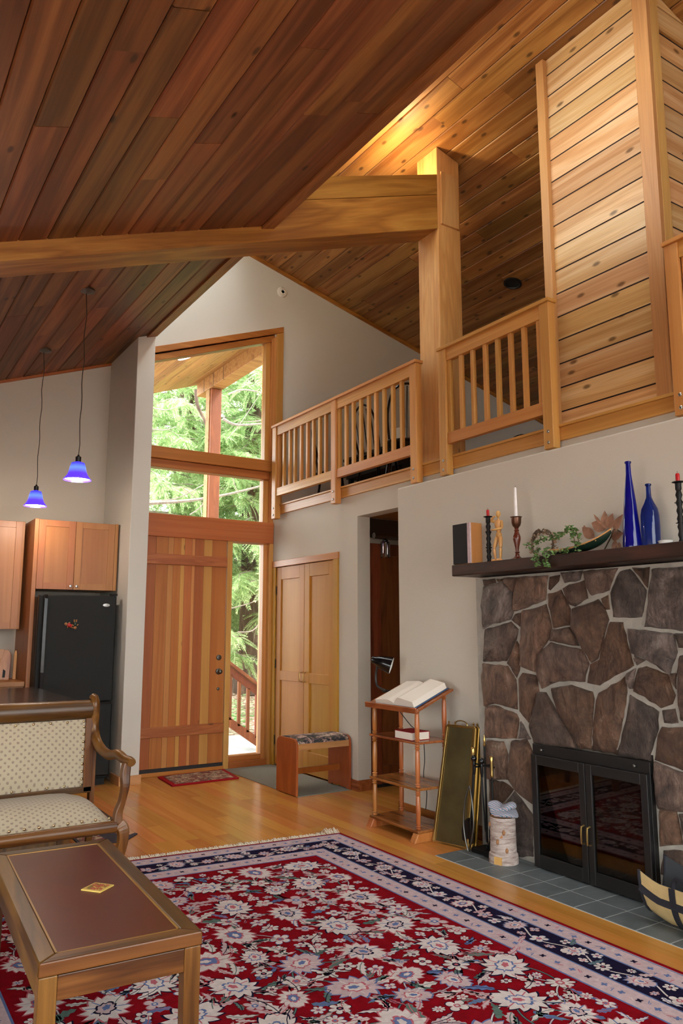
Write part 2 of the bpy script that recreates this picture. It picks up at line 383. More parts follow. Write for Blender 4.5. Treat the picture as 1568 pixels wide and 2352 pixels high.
def thing(name, label, cat, loc=(0, 0, 0), rotz=0, group=None, kind=None):
    o = bpy.data.objects.new(name, None); COL.objects.link(o); o.empty_display_size = .1
    o.location = loc; o.rotation_euler = (0, 0, rotz)
    return tag(o, label, cat, group, kind)
def struct(o, label=None):
    o['kind'] = 'structure'
    if label: o['label'] = label
    return o
def put(src, parent, loc, rot=(0, 0, 0), scale=(1, 1, 1), name=None):
    o = src.copy(); COL.objects.link(o); o.location = loc; o.rotation_euler = rot; o.scale = scale; o.parent = parent
    if name: o.name = name
    return o
_pm = {}
def plank_mesh(length, width, thick, cham, mat):
    """a board along x, width in y, its face towards -z with chamfered long edges"""
    k = (round(length, 2), round(width, 3), thick, cham, mat)
    if k not in _pm:
        h = width/2; c = cham
        m = MB(); m.prism([(-h, 0), (h, 0), (h, -thick+c), (h-c, -thick), (-h+c, -thick), (-h, -thick+c)], 'x', 0, k[0])
        me = bpy.data.meshes.new('plank'); me.from_pydata(m.v, [], m.f); me.materials.append(MAT[mat]); _pm[k] = me
    return _pm[k]
def plank(parent, p0, xdir, ydir, length, width, mat, thick=.018, cham=.007, name='plank'):
    """board from p0 along xdir; ydir across; its outside (-z) is -(xdir x ydir)"""
    o = bpy.data.objects.new(name, plank_mesh(length, width, thick, cham, mat)); COL.objects.link(o)
    x = Vector(xdir).normalized(); y = Vector(ydir).normalized(); z = x.cross(y)
    M = Matrix((x, y, z)).transposed().to_4x4(); M.translation = Vector(p0)
    o.parent = parent; o.matrix_local = M
    return o
def rows(a, b, lo, hi, rnd):
    """cut a run a..b into board lengths"""
    out = []; p = a-rnd.uniform(0, hi*.8); 
    while p < b:
        l = rnd.uniform(lo, hi); q0, q1 = max(a, p), min(b, p+l)
        if q1-q0 > .05: out.append((q0, q1))
        p += l
    return out
# ------------------------------------------------------------------ the shell
YE, YC, YK, XR, XF = 8.0, 7.67, 8.65, 4.22, 4.02
XW0, XW1 = 2.415, 2.605                      # wing wall between kitchen and entry
ZL = lambda x: 4.57+.362*(x-2.415)           # low cedar ceiling
ZH = lambda x: 5.95-.27*(x-4.3)              # high cedar ceiling
YB, XL, XRR = -3.0, -3.2, 9.4                # wall behind the camera, left wall, far loft wall
# floor
fl = thing('floor', 'honey coloured hardwood plank floor', None, kind='structure')
struct(MB().box(XL-.3, XRR+.3, YB-.3, YK+.3, -.2, -.02).build('subfloor', 'dark_gap', fl))
R2 = random.Random(3)
FW = .115; nrow = 0
x = 1.30
while x < 5.2:
    segs = rows(2.0 if x > 3.1 else (4.75 if x > 1.2 else 5.0), YE if x > XW1 else YK, 1.0, 2.2, R2)
    for a, b in segs:
        if x > 3.05 or b > 4.7:
            plank(fl, (x+FW/2, a, -.02), (0, 1, 0), (1, 0, 0), b-a-.001, FW-.0008, 'floor_wood', thick=.02, cham=.0006)
    x += FW
o = MB().box(XL, 1.30, YB, YK, -.02, 0).box(1.30, 3.1, YB, 4.75, -.02, -.0005).box(3.1, XRR, YB, 2.0, -.02, -.0005).box(5.2, XRR, 2, YE, -.02, 0).build('floor_field', 'floor_wood', fl)
# low ceiling of cedar boards
cl = thing('ceiling', 'low sloping ceiling of dark red cedar boards', None, kind='structure')
sl = math.sqrt(1+.362**2); dx = (1/sl, 0, .362/sl)
m = MB(); m.prism([(XL-.2, ZL(XL-.2)+.022), (XW1, ZL(XW1)+.022), (XW1, ZL(XW1)+.30), (XL-.2, ZL(XL-.2)+.30)], 'y', YB-.3, YE)
m.prism([(XL-.2, ZL(XL-.2)+.022), (XW0, ZL(XW0)+.022), (XW0, ZL(XW0)+.30), (XL-.2, ZL(XL-.2)+.30)], 'y', YE, YK+.2)
m.build('ceiling_deck', 'dark_gap', cl)
PW = .186; x = XW1-.10*dx[0]; R2 = random.Random(11)
while x > -1.6:
    x -= PW*dx[0]
    xm = x+PW/2*dx[0]
    vis0 = 1.2 if x < .6 else 1.9
    for a, b in rows(vis0, YK if x < XW0-.05 else YC, 1.6, 4.2, R2):
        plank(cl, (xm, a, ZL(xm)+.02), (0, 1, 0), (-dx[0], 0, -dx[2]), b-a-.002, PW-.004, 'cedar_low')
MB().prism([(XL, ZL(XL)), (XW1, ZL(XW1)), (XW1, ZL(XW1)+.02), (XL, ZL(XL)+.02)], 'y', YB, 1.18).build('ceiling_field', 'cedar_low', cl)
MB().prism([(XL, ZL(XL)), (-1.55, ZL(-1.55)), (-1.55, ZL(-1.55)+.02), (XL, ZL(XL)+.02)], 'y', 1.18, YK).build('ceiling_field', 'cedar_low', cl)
# edge board and fascia of the low ceiling
tr = struct(MB().prism([(XW1-.10, ZL(XW1-.10)-.022), (XW1+.012, ZL(XW1)-.022), (XW1+.012, ZL(XW1)+.34), (XW1, ZL(XW1)+.34), (XW1, ZL(XW1)+.012), (XW1-.10, ZL(XW1-.10)+.012)], 'y', YB, YC+.0).build('trim_1', 'cedar_edge', bevel=.004), 'cedar edge board along the upper edge of the low ceiling')
struct(MB().prism([(1.0, ZL(1.0)-.03), (XW0, ZL(XW0)-.03), (XW0, ZL(XW0)), (1.0, ZL(1.0))], 'y', YK-.02, YK).build('trim_2', 'fir_x'), 'thin wood strip where the kitchen wall meets the ceiling')
# high ceiling
ch = thing('ceiling_right', 'high sloping ceiling of knotty golden cedar boards', None, kind='structure')
XC0 = 2.62; sh = math.sqrt(1+.27**2); dh = (1/sh, 0, -.27/sh)
SX0, SX1, SY0, SY1 = 2.66, 3.68, 5.35, 7.95      # skylight opening near the gable
def roof_piece(m, x0, x1, y0, y1, d0, d1): m.prism([(x0, ZH(x0)+d0), (x1, ZH(x1)+d0), (x1, ZH(x1)+d1), (x0, ZH(x0)+d1)], 'y', y0, y1)
SKY = [(.2, 3.2), (SY0, SY1)]  # first opening: unseen extra skylight, added to brighten the chimney chase
m = MB(); roof_piece(m, SX1, XRR+.3, YB-.3, YE+.1, .022, .3); roof_piece(m, XC0-.3, SX0, YB-.3, YE+.1, .022, .3)
for a, b in ((YB-.3, .2), (3.2, SY0), (SY1, YE+.1)): roof_piece(m, SX0, SX1, a, b, .022, .3)
m.build('ceiling_deck', 'dark_gap', ch)
x = 3.71; R2 = random.Random(5)
while x < XRR:
    xm = x+PW/2*dh[0]
    for a, b in rows(1.6, YE, 1.4, 3.6, R2):
        plank(ch, (xm, a, ZH(xm)+.02), (0, 1, 0), (-dh[0], 0, -dh[2]), b-a-.002, PW-.004, 'cedar_high')
    x += PW*dh[0]
m = MB(); roof_piece(m, XC0, SX0, YB, YE, 0, .02); roof_piece(m, SX1, 3.705, YB, YE, 0, .02); roof_piece(m, 3.71, XRR, YB, 1.58, 0, .02)
for a, b in ((YB, .2), (3.2, SY0), (SY1, YE)): roof_piece(m, SX0, SX1, a, b, 0, .02)
m.build('ceiling_field', 'cedar_high', ch)
for i, (a, b) in enumerate(SKY):
    wn = thing('window_%d' % (10+i), ('added skylight, out of view, that brightens the chimney chase', 'skylight in the high ceiling near the gable wall')[i], None, kind='structure')
    m = MB(); roof_piece(m, SX0, SX1, a, b, .26, .27); m.build('pane', 'pane_glass', wn)
m = MB(); m.prism([(2.7, ZH(2.7)-.045), (XRR, ZH(XRR)-.045), (XRR, ZH(XRR)), (2.7, ZH(2.7))], 'y', YE-.02, YE)
struct(m.build('trim_3', 'beam_wood'), 'slim wood strip along the top of the white gable wall')
# upstand wall above the low ceiling edge
m = MB(); zu0, zu1 = ZL(XW1)+.30, ZH(XC0)+.02
m.box(XC0-.1, XC0, YB, 1.2, zu0, zu1); m.box(XC0-.1, XC0, 4.9, YE, zu0, zu1); m.box(XC0-.1, XC0, 1.2, 4.9, zu0, 5.0); m.box(XC0-.1, XC0, 1.2, 4.9, 5.62, zu1)
for y0 in (2.4, 3.65): m.box(XC0-.1, XC0, y0-.03, y0+.03, 5.0, 5.62)
struct(m.build('wall_upstand', 'wall_paint_b'), 'white clerestory wall between the low and the high ceiling')
for i, (a, b) in enumerate(((1.2, 2.37), (2.43, 3.62), (3.68, 4.9))):
    wn = thing('window_%d' % (14+i), 'clerestory window above the low ceiling', None, kind='structure')
    MB().box(XC0-.06, XC0-.05, a, b, 5.0, 5.62).build('pane', 'pane_glass', wn)
# walls
struct(MB().prism([(XL-.1, 0), (XW1, 0), (XW1, ZL(XW1)+.1), (XL-.1, ZL(XL-.1)+.1)], 'y', YK, YK+.15).build('wall_kitchen', 'wall_paint'), 'cream kitchen wall behind the pendant lamps')
struct(MB().prism([(XW0, 0), (XW1, 0), (XW1, ZL(XW1)), (XW0, ZL(XW0))], 'y', YC, YK).build('wall_wing', 'wall_paint_b', bevel=.006), 'narrow white wing wall end between kitchen and front door')
# gable / entry wall: solid pieces round the door and window openings
WX0, WX1 = 2.62, 4.13                          # glazed strip
g = MB()
ztl, ztr = 4.57, 5.10                          # sloped head of the upper window (rough opening)
g.prism([(XW0+.02, 4.435), (WX1+.09, 5.09), (XRR, 5.09), (XRR, ZH(XRR)+.02), (XW0+.02, ZH(XW0+.02)+.02)], 'y', YE, YE+.2)
g.box(WX1+.09, XRR, YE, YE+.2, 2.6, 5.09)
g.box(XR, XRR, YE, YE+.2, 0, 2.6)
g.box(XW1-.03, 2.64, YE, YE+.2, 0, 4.5)
struct(g.build('wall_entry', 'wall_paint_b'), 'white gable wall around the front door glazing')
# right wall under the loft with closet opening and hall opening
YO0, YO1, ZO = 5.3, 6.21, 2.612
r_ = MB(); r_.box(XR, XR+.15, YO1, 6.60, 0, ZO); r_.box(XR, XR+.15, 6.60, 7.92, 2.25, ZO); r_.box(XR, XR+.15, 7.92, YE, 0, ZO)
r_.box(XR, XR+.15, YB, YE, ZO, 2.93); r_.box(XR+.1, XR+.15, 6.6, 7.92, 0, 2.25)
struct(r_.build('wall_right', 'wall_paint'), 'cream wall below the loft beside the closet doors')
struct(MB().box(XF, XR+.15, YB, 5.29, 0, 2.73).build('wall_fireplace', 'wall_paint', bevel=.012), 'textured cream wall behind the stone fireplace')
struct(MB().box(XR+.15, XRR, YB, YE, 2.62, 2.90).build('floor_loft', 'floor_wood'), 'loft floor slab')
struct(MB().box(XRR, XRR+.15, YB, YE+.2, 0, ZH(XRR)+.1).build('wall_far', 'wall_paint_b'), 'far wall of the loft')
# hall behind the opening
struct(MB().box(XR+.15, XRR, 6.30, 6.42, 0, 2.62).box(5.5, 5.6, 2.5, 6.3, 0, 2.62).build('wall_hall', 'wall_paint'), 'wall of the hall behind the opening')
# walls behind the camera and at the left: broad window walls
def window_wall(name, label, along, c0, c1, fixed, ztop, sill, nwin, first):
    m = MB(); post = .12; wd = (c1-c0-post*(nwin+1))/nwin; zt = lambda c: ztop(c)
    bx = (lambda a, b, z0, z1: m.box(a, b, fixed-.1, fixed, z0, z1)) if along == 'x' else (lambda a, b, z0, z1: m.box(fixed-.1, fixed, a, b, z0, z1))
    for i in range(nwin+1):
        a = c0+i*(wd+post); bx(a, a+post, 0, zt(a+post/2))
    for i in range(nwin):
        a = c0+post+i*(wd+post); h = min(zt(a), zt(a+wd))-.25
        bx(a, a+wd, 0, sill); bx(a, a+wd, h, max(zt(a), zt(a+wd)))
        wn = thing('window_%d' % (first+i), 'window of the living room', None, kind='structure')
        q = MB()
        if along == 'x': q.box(a, a+wd, fixed-.055, fixed-.05, sill, h)
        else: q.box(fixed-.055, fixed-.05, a, a+wd, sill, h)
        q.build('pane', 'pane_glass', wn)
    struct(m.build(name, 'wall_paint_b'), label)
window_wall('wall_back', 'window wall at the back of the living room', 'x', XL, 2.6, YB, lambda c: ZL(c)+.05, .35, 4, 20)
window_wall('wall_back_high', 'window wall beside the chimney end', 'x', 2.6, XF, YB, lambda c: ZH(c)+.02, .35, 1, 30)
struct(MB().box(XF, XRR, YB-.1, YB, 0, 6.0).build('wall_back_loft', 'wall_paint_b'), 'loft end wall behind the viewer')
window_wall('wall_left', 'window wall at the left of the living room', 'y', YB, 3.4, XL, lambda c: ZL(XL)+.05, .3, 4, 40)
struct(MB().box(XL-.1, XL, 3.4, YK, 0, ZL(XL)+.05).build('wall_left_kitchen', 'wall_paint'), 'left wall of the kitchen')
# baseboards
m = MB().box(XW0-.014, XW1+.016, YC-.016, YC, 0, .09).box(XW0-.014, XW0, YC, YK-.7, 0, .09)
struct(m.build('baseboard_wing', 'baseboard_wood', bevel=.002), 'pale wood baseboard round the foot of the wing wall')
struct(MB().box(XR-.014, XR, YO1-.014, 6.52, 0, .1).box(XR, XR+.16, YO1-.014, YO1, 0, .1).build('baseboard_right', 'honey_shelf', bevel=.002), 'wood baseboard beside the hall opening')
struct(MB().box(XF-.014, XF, 4.26, 5.30, 0, .1).box(XF-.014, XR, 5.29, 5.304, 0, .1).build('baseboard_fireplace', 'honey_shelf', bevel=.002), 'wood baseboard of the fireplace wall')
# rafter beam and its post
bm_ = thing('ceiling_beam', 'long sloping timber rafter beam running to the loft post', 'beam', (0, 5.0, 0))
zb = lambda x: 3.808+.3637*(x-.668)
bm_.location = (4.3, 5.0, zb(4.3)); bm_.rotation_euler = (0, -math.atan(.3637), 0); cb = 1/math.cos(math.atan(.3637)); ta = .3637/cb
hb = lambda h: h/cb                              # vertical height -> height square to the beam
def beam_piece(nm, x0, h0, h1): MB().prism([(x0*cb+ta*h0, hb(h0)), (ta*h0, hb(h0)), (ta*h1, hb(h1)), (x0*cb+ta*h1, hb(h1))], 'y', 0, .29).build(nm, 'beam_wood', bm_, bevel=.005)
beam_piece('lower_lamination', -7.35, 0, .335); beam_piece('upper_lamination', XW1+.013-4.3, .338, .54)
ps = thing('timber_post', 'square timber post carrying the beam at the loft edge', 'post', (4.3, 5.0, 2.9))
m = MB(); m.prism([(0, 0), (.27, 0), (.27, ZH(4.57)-2.903), (0, ZH(4.3)-2.903)], 'y', 0, .29); m.build('shaft', 'post_wood', ps, bevel=.006)
MB().box(.03, .24, -.022, 0, 2.28, 2.80).build('splice_plate', 'post_wood', ps, bevel=.003)
# chimney chase clad with horizontal boards
ck = thing('chimney_chase', 'tall chimney chase clad in pale horizontal cedar boards on the loft', 'chimney', (4.3, 2.79, 2.9))
CY = .97; Hc = ZH(4.3)-2.9
MB().prism([(.022, 0), (.9, 0), (.9, ZH(5.2)-2.9-.02), (.022, Hc-.03)], 'y', .022, CY-.022).build('core', 'dark_gap', ck)
BW = .182; z = .0; i = 0
R2 = random.Random(9)
zc_ = lambda x: Hc-.004-.27*x
while z < Hc:
    top = min(z+BW-.012, Hc-.004)
    if z+BW < Hc: plank(ck, (.02, .09, z+BW/2), (0, 1, 0), (0, 0, -1), CY-.16, BW-.012, 'cedar_side', cham=.004, name='siding_board')
    elif top-z > .03: plank(ck, (.02, .09, (z+.006+top)/2), (0, 1, 0), (0, 0, -1), CY-.16, top-z-.006, 'cedar_side', cham=.004, name='siding_board')
    if z+BW < zc_(.9): plank(ck, (.09, .02, z+BW/2), (1, 0, 0), (0, 0, 1), .80, BW-.012, 'cedar_side', cham=.004, name='siding_board')
    else:
        za, zb2 = z+.006, z+BW-.006
        xa = min(.89, max(.09, (Hc-.004-za)/.27)); xb2 = min(.89, max(.09, (Hc-.004-zb2)/.27))
        if xa > .1: MB().prism([(.09, za), (xa, za), (xb2, min(zb2, zc_(xb2))), (.09, min(zb2, zc_(.09)))], 'y', .002, .02).build('siding_board', 'cedar_side', ck)
    z += BW
for y0, y1 in ((-.022, .09), (CY-.075, CY)):
    MB().box(-.022, .02, y0, y1, -.0, Hc-.007).build('corner_trim', 'cedar_trim', ck, bevel=.003)
MB().prism([(.02, 0), (.11, 0), (.11, Hc-.034), (.02, Hc-.01)], 'y', -.022, .02).build('corner_trim', 'cedar_trim', ck, bevel=.003)
# ------------------------------------------------------------------ entry glazing
zg = lambda x: 4.466+.363*(x-2.715)
zo = lambda x: 4.628+.363*(x-2.716)
XG1 = 4.115
# upper window
w1 = thing('window_1', 'tall upper window with a sloping head above the front door', None, kind='structure')
MB().prism([(2.60, 3.45), (XG1+.02, 3.45), (XG1+.02, zg(XG1)+.02), (2.60, zg(2.60)+.02)], 'y', 8.10, 8.108).build('pane', 'pane_glass', w1)
MB().prism([(2.6, zo(2.6)-.075), (4.327, zo(4.327)-.075), (4.327, zo(4.327)), (2.6, zo(2.6))], 'y', 7.972, 8.02).build('head_casing', 'fir_x', w1, bevel=.004)
MB().prism([(2.6, zg(2.6)), (XG1+.1, zg(XG1+.1)), (XG1+.1, zo(XG1+.1)-.07), (2.6, zo(2.6)-.07)], 'y', 8.0, 8.13).build('head_frame', 'fir_x', w1, bevel=.004)
MB().prism([(4.235, 2.75), (4.327, 2.75), (4.327, zo(4.327)-.076), (4.235, zo(4.235)-.076)], 'y', 7.972, 8.02).build('side_casing', 'fir_z', w1, bevel=.004)
MB().prism([(XG1, 3.49), (XG1+.06, 3.49), (XG1+.06, zg(XG1+.06)), (XG1, zg(XG1))], 'y', 8.03, 8.13).build('side_frame', 'fir_z', w1, bevel=.004)
MB().prism([(XG1+.06, 2.75), (4.236, 2.75), (4.236, zo(4.2)-.09), (XG1+.06, zo(4.14)-.12)], 'y', 7.99, 8.13).build('side_frame', 'fir_z', w1, bevel=.004)
MB().box(2.6, 4.19, 7.962, 8.13, 3.362, 3.495).build('sill_rail', 'fir_x', w1, bevel=.006)
MB().box(2.6, 4.175, 8.0, 8.13, 3.268, 3.36).build('sill_moulding', 'fir_x', w1, bevel=.006)
# transom window
w2 = thing('window_2', 'wide transom window directly above the door header', None, kind='structure')
MB().box(2.6, XG1+.02, 8.10, 8.108, 2.74, 3.30).build('pane', 'pane_glass', w2)
MB().box(XG1-.01, 4.175, 8.03, 8.13, 2.75, 3.267).build('side_frame', 'fir_z', w2, bevel=.004)
# header
struct(MB().box(2.6, 4.215, 7.955, 8.13, 2.498, 2.748).build('trim_4', 'fir_x', bevel=.006), 'broad wood header above the front door')
# sidelight
w3 = thing('window_3', 'narrow full-height sidelight beside the front door', None, kind='structure')
MB().box(3.69, XG1+.01, 8.09, 8.098, .10, 2.51).build('pane', 'pane_glass', w3)
MB().box(3.637, 3.70, 7.97, 8.13, .0, 2.512).build('side_frame', 'fir_z', w3, bevel=.004)
MB().box(XG1, 4.165, 8.02, 8.13, .0, 2.512).build('side_frame', 'fir_z', w3, bevel=.004)
MB().box(4.165, 4.215, 7.96, 8.13, .0, 2.512).build('side_frame', 'fir_z', w3, bevel=.004)
MB().box(3.70, XG1, 8.02, 8.13, .05, .118).build('bottom_rail', 'fir_x', w3, bevel=.004)
MB().box(3.70, 4.165, 7.965, 8.02, .0, .062).build('bottom_rail', 'fir_x', w3, bevel=.004)
MB().box(3.70, XG1, 8.04, 8.13, 2.494, 2.512).build('top_rail', 'fir_x', w3)
# front door
d1 = thing('door_1', 'wide front door of vertical knotty planks with two cross battens', None, (2.655, 8.0, 0), kind='structure')
xs = [0, .15, .285, .345, .43, .475, .56, .595, .70, .80, .975]
cols = [0]*10
for i in range(10):
    MB().box(xs[i]+.0008, xs[i+1]-.0008, -.02, .03, .075, 2.5).build('plank', 'door_pale' if i in (2, 4, 6, 8) else 'door_plank', d1, bevel=.0015)
for z0, z1 in ((2.198, 2.311), (.389, .494)): MB().box(.0, .972, -.05, -.02, z0, z1).build('batten', 'door_batten', d1, bevel=.005)
MB().box(0, .972, -.035, .03, .04, .075).build('door_sweep', 'rubber', d1)
MB().box(-.06, .98, -.05, .12, 0, .04).build('threshold', 'fir_x', d1, bevel=.004)
def knobset(z, r, ball):
    k = MB(); k.lathe([(r, 0), (r, .006), (r*.85, .012), (r*.5, .014)], (.907, -.02, z), 16, 'y')
    for i in range(len(k.v)): k.v[i] = (k.v[i][0], -.02-(k.v[i][1]+.02), k.v[i][2])
    if ball: k.ball((.907, -.065, z), .027, 14, 8); k.lathe([(.011, -.05), (.011, -.02)], (.907, 0, z), 10, 'y')
    else: k.box(.902, .912, -.045, -.03, z-.012, z+.012)
    return k.build('door_knob' if ball else 'lock', 'dark_steel', d1, smooth=True)
knobset(1.046, .034, True); knobset(1.197, .031, False); knobset(.858, .016, False)
# closet doors in the right wall (plane x = XR)
d2 = thing('door_2', 'pair of golden panelled closet doors behind the bench', None, (XR, 0, 0), kind='structure')
MB().box(-.02, .0, 6.542, 6.63, 0, 2.217).build('casing', 'closet_wood', d2, bevel=.004)
MB().box(-.02, .0, 7.884, 7.975, 0, 2.217).build('casing', 'closet_wood', d2, bevel=.004)
MB().box(-.022, .0, 6.535, 7.985, 2.217, 2.288).build('casing', 'fir_y', d2, bevel=.004)
for y0, y1, s in ((6.635, 7.238, 1), (7.243, 7.880, -1)):
    m = MB()
    for a, b in ((y0, y0+.105), (y1-.105, y1)): m.box(.0, .035, a, b, .02, 2.212)
    for a, b in ((.02, .24), (.942, 1.045), (2.07, 2.212)): m.box(.0005, .0345, y0+.105, y1-.105, a, b)
    lf = m.build('door_leaf', 'closet_wood', d2, bevel=.003)
    for a, b in ((.24, .942), (1.045, 2.07)): MB().box(.014, .022, y0+.1, y1-.1, a-.005, b+.005).build('panel', 'closet_wood', lf)
    yh = y0+.035 if s < 0 else y1-.035
    h = MB(); h.tube([(-.004, yh, .95), (-.028, yh, .955), (-.03, yh, .985), (-.03, yh, 1.015), (-.028, yh, 1.045), (-.004, yh, 1.05)], .005, 8)
    h.ball((-.004, yh, .95), .009, 8, 6); h.ball((-.004, yh, 1.05), .009, 8, 6); h.build('handle', 'brass', lf, smooth=True)
    ye = y1 if s < 0 else y0
    for zz in (.28, 1.12, 1.95): MB().box(-.008, .004, ye-.012, ye+.012, zz-.05, zz+.05).build('hinge', 'black_metal', lf)
# hall door behind the opening (plane y ~ 6.25)
d3 = thing('door_3', 'dark reddish brown door in the hall opening', None, (4.37, 6.25, 0), kind='structure')
MB().box(.02, .16, -.0, .04, .03, 2.36).build('stile', 'dark_door_wood', d3, bevel=.003)
MB().box(.16, .62, .012, .03, .03, 2.30).build('panel', 'dark_door_wood', d3)
MB().box(.16, .9, .0, .04, 2.24, 2.36).box(.16, .9, 0, .04, .03, .2).build('rail', 'dark_door_wood', d3, bevel=.003)
MB().box(.62, .9, 0, .04, .2, 2.24).build('stile', 'dark_door_wood', d3)
MB().box(.0, .9, .0, .045, .0, .03).build('gap', 'black_matte', d3)
MB().box(.0, .95, .0, .04, 2.42, 2.61).build('header', 'dark_steel', d3)
hl = thing('ceiling_pipe_lamp', 'small clear glass lamp hanging from a pipe in the hall opening', 'lamp', (4.5, 6.13, 2.40))
m = MB(); m.tube([(-.14, 0, .02), (.9, 0, .02)], .03, 12); m.build('pipe', 'dark_steel', hl, smooth=True)
MB().lathe([(.02, -.03), (.03, -.02), (.03, .0), (.01, .02)], (0, 0, -.02), 14).build('socket', 'black_metal', hl, smooth=True)
MB().lathe([(.048, -.19), (.05, -.19), (.05, -.04), (.03, -.03), (.028, -.033), (.047, -.045)], (0, 0, 0), 18, cap=False).build('glass_shade', 'jar_glass', hl, smooth=True)
# ------------------------------------------------------------------ loft edge trim and railings
struct(MB().box(4.195, 4.222, YB, 7.85, 2.83, 2.925).build('trim_5', 'fir_y', bevel=.003), 'wood fascia along the loft edge')
struct(MB().box(4.178, 4.30, YB, 7.85, 2.925, 2.945).build('trim_6', 'fir_y', bevel=.004), 'thin wood ledge along the loft edge')
def railing(name_label, posts, bals):
    y0, y1 = min(posts), max(posts)+.09
    t = thing('loft_railing', name_label, 'railing', (4.12, y0, 2.77), group='railings along the loft edge')
    for p in posts:
        m = MB(); m.box(0, .072, p-y0, p-y0+.09, 0, 1.09); po = m.build('post', 'fir_z', t, bevel=.005)
        for zz in (.045, .125):
            b = MB(); b.lathe([(.012, 0), (.012, -.004), (.006, -.008)], (0, p-y0+.045, zz), 10, 'x'); b.build('bolt', 'steel', po)
    MB().box(-.012, .084, -.01, y1-y0+.01, 1.09, 1.118).build('cap_rail', 'fir_y', t, bevel=.004)
    ps_ = sorted(posts)
    for a, b in zip(ps_[:-1], ps_[1:]):
        MB().box(.012, .06, a+.09-y0, b-y0, .985, 1.09).build('top_rail', 'fir_y', t, bevel=.003)
        MB().box(.012, .06, a+.09-y0, b-y0, .262, .356).build('bottom_rail', 'fir_y', t, bevel=.003)
    src = None
    for q in bals:
        if src is None: src = MB().box(.022, .055, -.035, 0, .356, .985).build('baluster', 'fir_z', t, (0, q-y0, 0), bevel=.002)
        else: put(src, t, (0, q-y0, 0))
    return t
railing('long wooden loft railing between the front window and the big timber post', [7.757, 6.46, 5.14],
        [7.755, 7.631, 7.493, 7.376, 7.235, 7.097, 6.972, 6.842, 6.718, 6.455, 6.326, 6.194, 6.063, 5.929, 5.806, 5.673, 5.536, 5.403])
railing('short wooden loft railing between the big timber post and the chimney chase', [4.74, 3.60], [4.735, 4.592, 4.453, 4.307, 4.168, 4.028, 3.889, 3.74])
railing('wooden loft railing at the right edge of the picture beyond the chimney chase', [2.57, 1.3], [2.56, 2.42, 2.28, 2.14, 2.0, 1.86, 1.72, 1.58, 1.44])
# smoke detector, ceiling speaker
p = at(647, 672, y=8.0)
sm = thing('smoke_detector', 'round white smoke detector high on the white gable wall', 'detector', (p.x, 8.0, p.z))
MB().lathe([(.068, 0), (.068, -.012), (.056, -.026), (.02, -.03)], seg=24, ax='y').build('body', 'white_plastic', sm, smooth=True)
MB().lathe([(.038, -.026), (.038, -.034), (.03, -.037), (.03, -.03)], seg=20, ax='y').build('vent_ring', 'white_plastic', sm, smooth=True)
def on_high(u, v):
    d = (at(u, v, y=1.0)-Vector((0, 0, CAMZ))); t = (5.95+.27*4.3-CAMZ)/(d.z+.27*d.x); return Vector((0, 0, CAMZ))+d*t
def on_low(u, v):
    d = (at(u, v, y=1.0)-Vector((0, 0, CAMZ))); t = (4.57-.362*2.415-CAMZ)/(d.z-.362*d.x); return Vector((0, 0, CAMZ))+d*t
p = on_high(1177, 650)
rl = thing('recessed_light', 'dark recessed can light in the shaded loft ceiling', 'light', p); rl.rotation_euler = (0, math.atan(.27), 0)
MB().lathe([(.105, 0), (.105, -.012), (.085, -.014), (.08, 0)], seg=24, cap=False).build('ring', 'black_metal', rl, smooth=True)
MB().lathe([(.001, -.003), (.082, -.003)], seg=24, cap=False).build('lens', 'black_gloss', rl)
# uplight that warms the high ceiling
up = thing('uplight', 'small brass uplight on top of the rafter beam', 'lamp', (3.88, 5.225, zb(3.88)+.545))
MB().lathe([(.05, 0), (.05, .01), (.012, .012), (.012, .02), (.045, .025), (.055, .07), (.05, .07), (.04, .03)], seg=18, cap=False).build('housing', 'brass', up, smooth=True)
MB().lathe([(.001, .05), (.045, .05)], seg=18, cap=False).build('lens', 'uplight_lens', up)
ld = bpy.data.lights.new('uplight_beam', 'POINT'); ld.energy = 22; ld.color = (1, .72, .36); ld.shadow_soft_size = .04
lo = bpy.data.objects.new('bulb', ld); COL.objects.link(lo); lo.parent = up; lo.location = (0, 0, .085); lo.rotation_euler = (rad(180-20), rad(0), 0)
# ------------------------------------------------------------------ pendant lamps
def pendant(label, x, y, zt, zbm, ztop):
    t = thing('pendant_lamp', label, 'lamp', (x, y, zbm), group='blue glass pendants over the kitchen')
    H_ = ztop-zbm
    MB().lathe([(.062, 0), (.062, -.014), (.03, -.024), (.008, -.03)], (0, 0, ZL(x)-zbm), 20).build('canopy', 'dark_steel', t, smooth=True)
    pts = [(.006*math.sin(k*1.7), .006*math.cos(k*1.3), H_+.045+(ZL(x)-zbm-.03-H_-.045)*k/14) for k in range(15)]
    MB().tube(pts, .0035, 6).build('cord', 'dark_steel', t, smooth=True)
    MB().lathe([(.022, 0), (.022, .045), (.012, .05), (.006, .062)], (0, 0, H_-.005), 14).build('socket', 'black_metal', t, smooth=True)
    pr = [(.024, H_), (.05, H_*.93), (.060, H_*.72), (.066, H_*.5), (.076, H_*.3), (.092, H_*.14), (.104, H_*.04), (.106, 0)]
    MB().lathe(pr+[(q-.003, h) for q, h in pr[::-1]], seg=28, cap=False).build('glass_shade', 'blue_shade', t, smooth=True)
    MB().lathe([(.001, .012), (.097, .012)], seg=24, cap=False).build('diffuser', 'lamp_white', t)
    l = bpy.data.lights.new('pendant_bulb', 'POINT'); l.energy = 9; l.color = (1, .82, .62); l.shadow_soft_size = .05
    o = bpy.data.objects.new('bulb', l); COL.objects.link(o); o.parent = t; o.location = (0, 0, -.06)
pendant('blue glass pendant lamp nearer the front door, hanging higher in the picture', 1.47, 6.05, 0, 2.655, 2.80)
pendant('blue glass pendant lamp nearer the kitchen wall, hanging lower in the picture', 1.484, 7.66, 0, 2.668, 2.82)
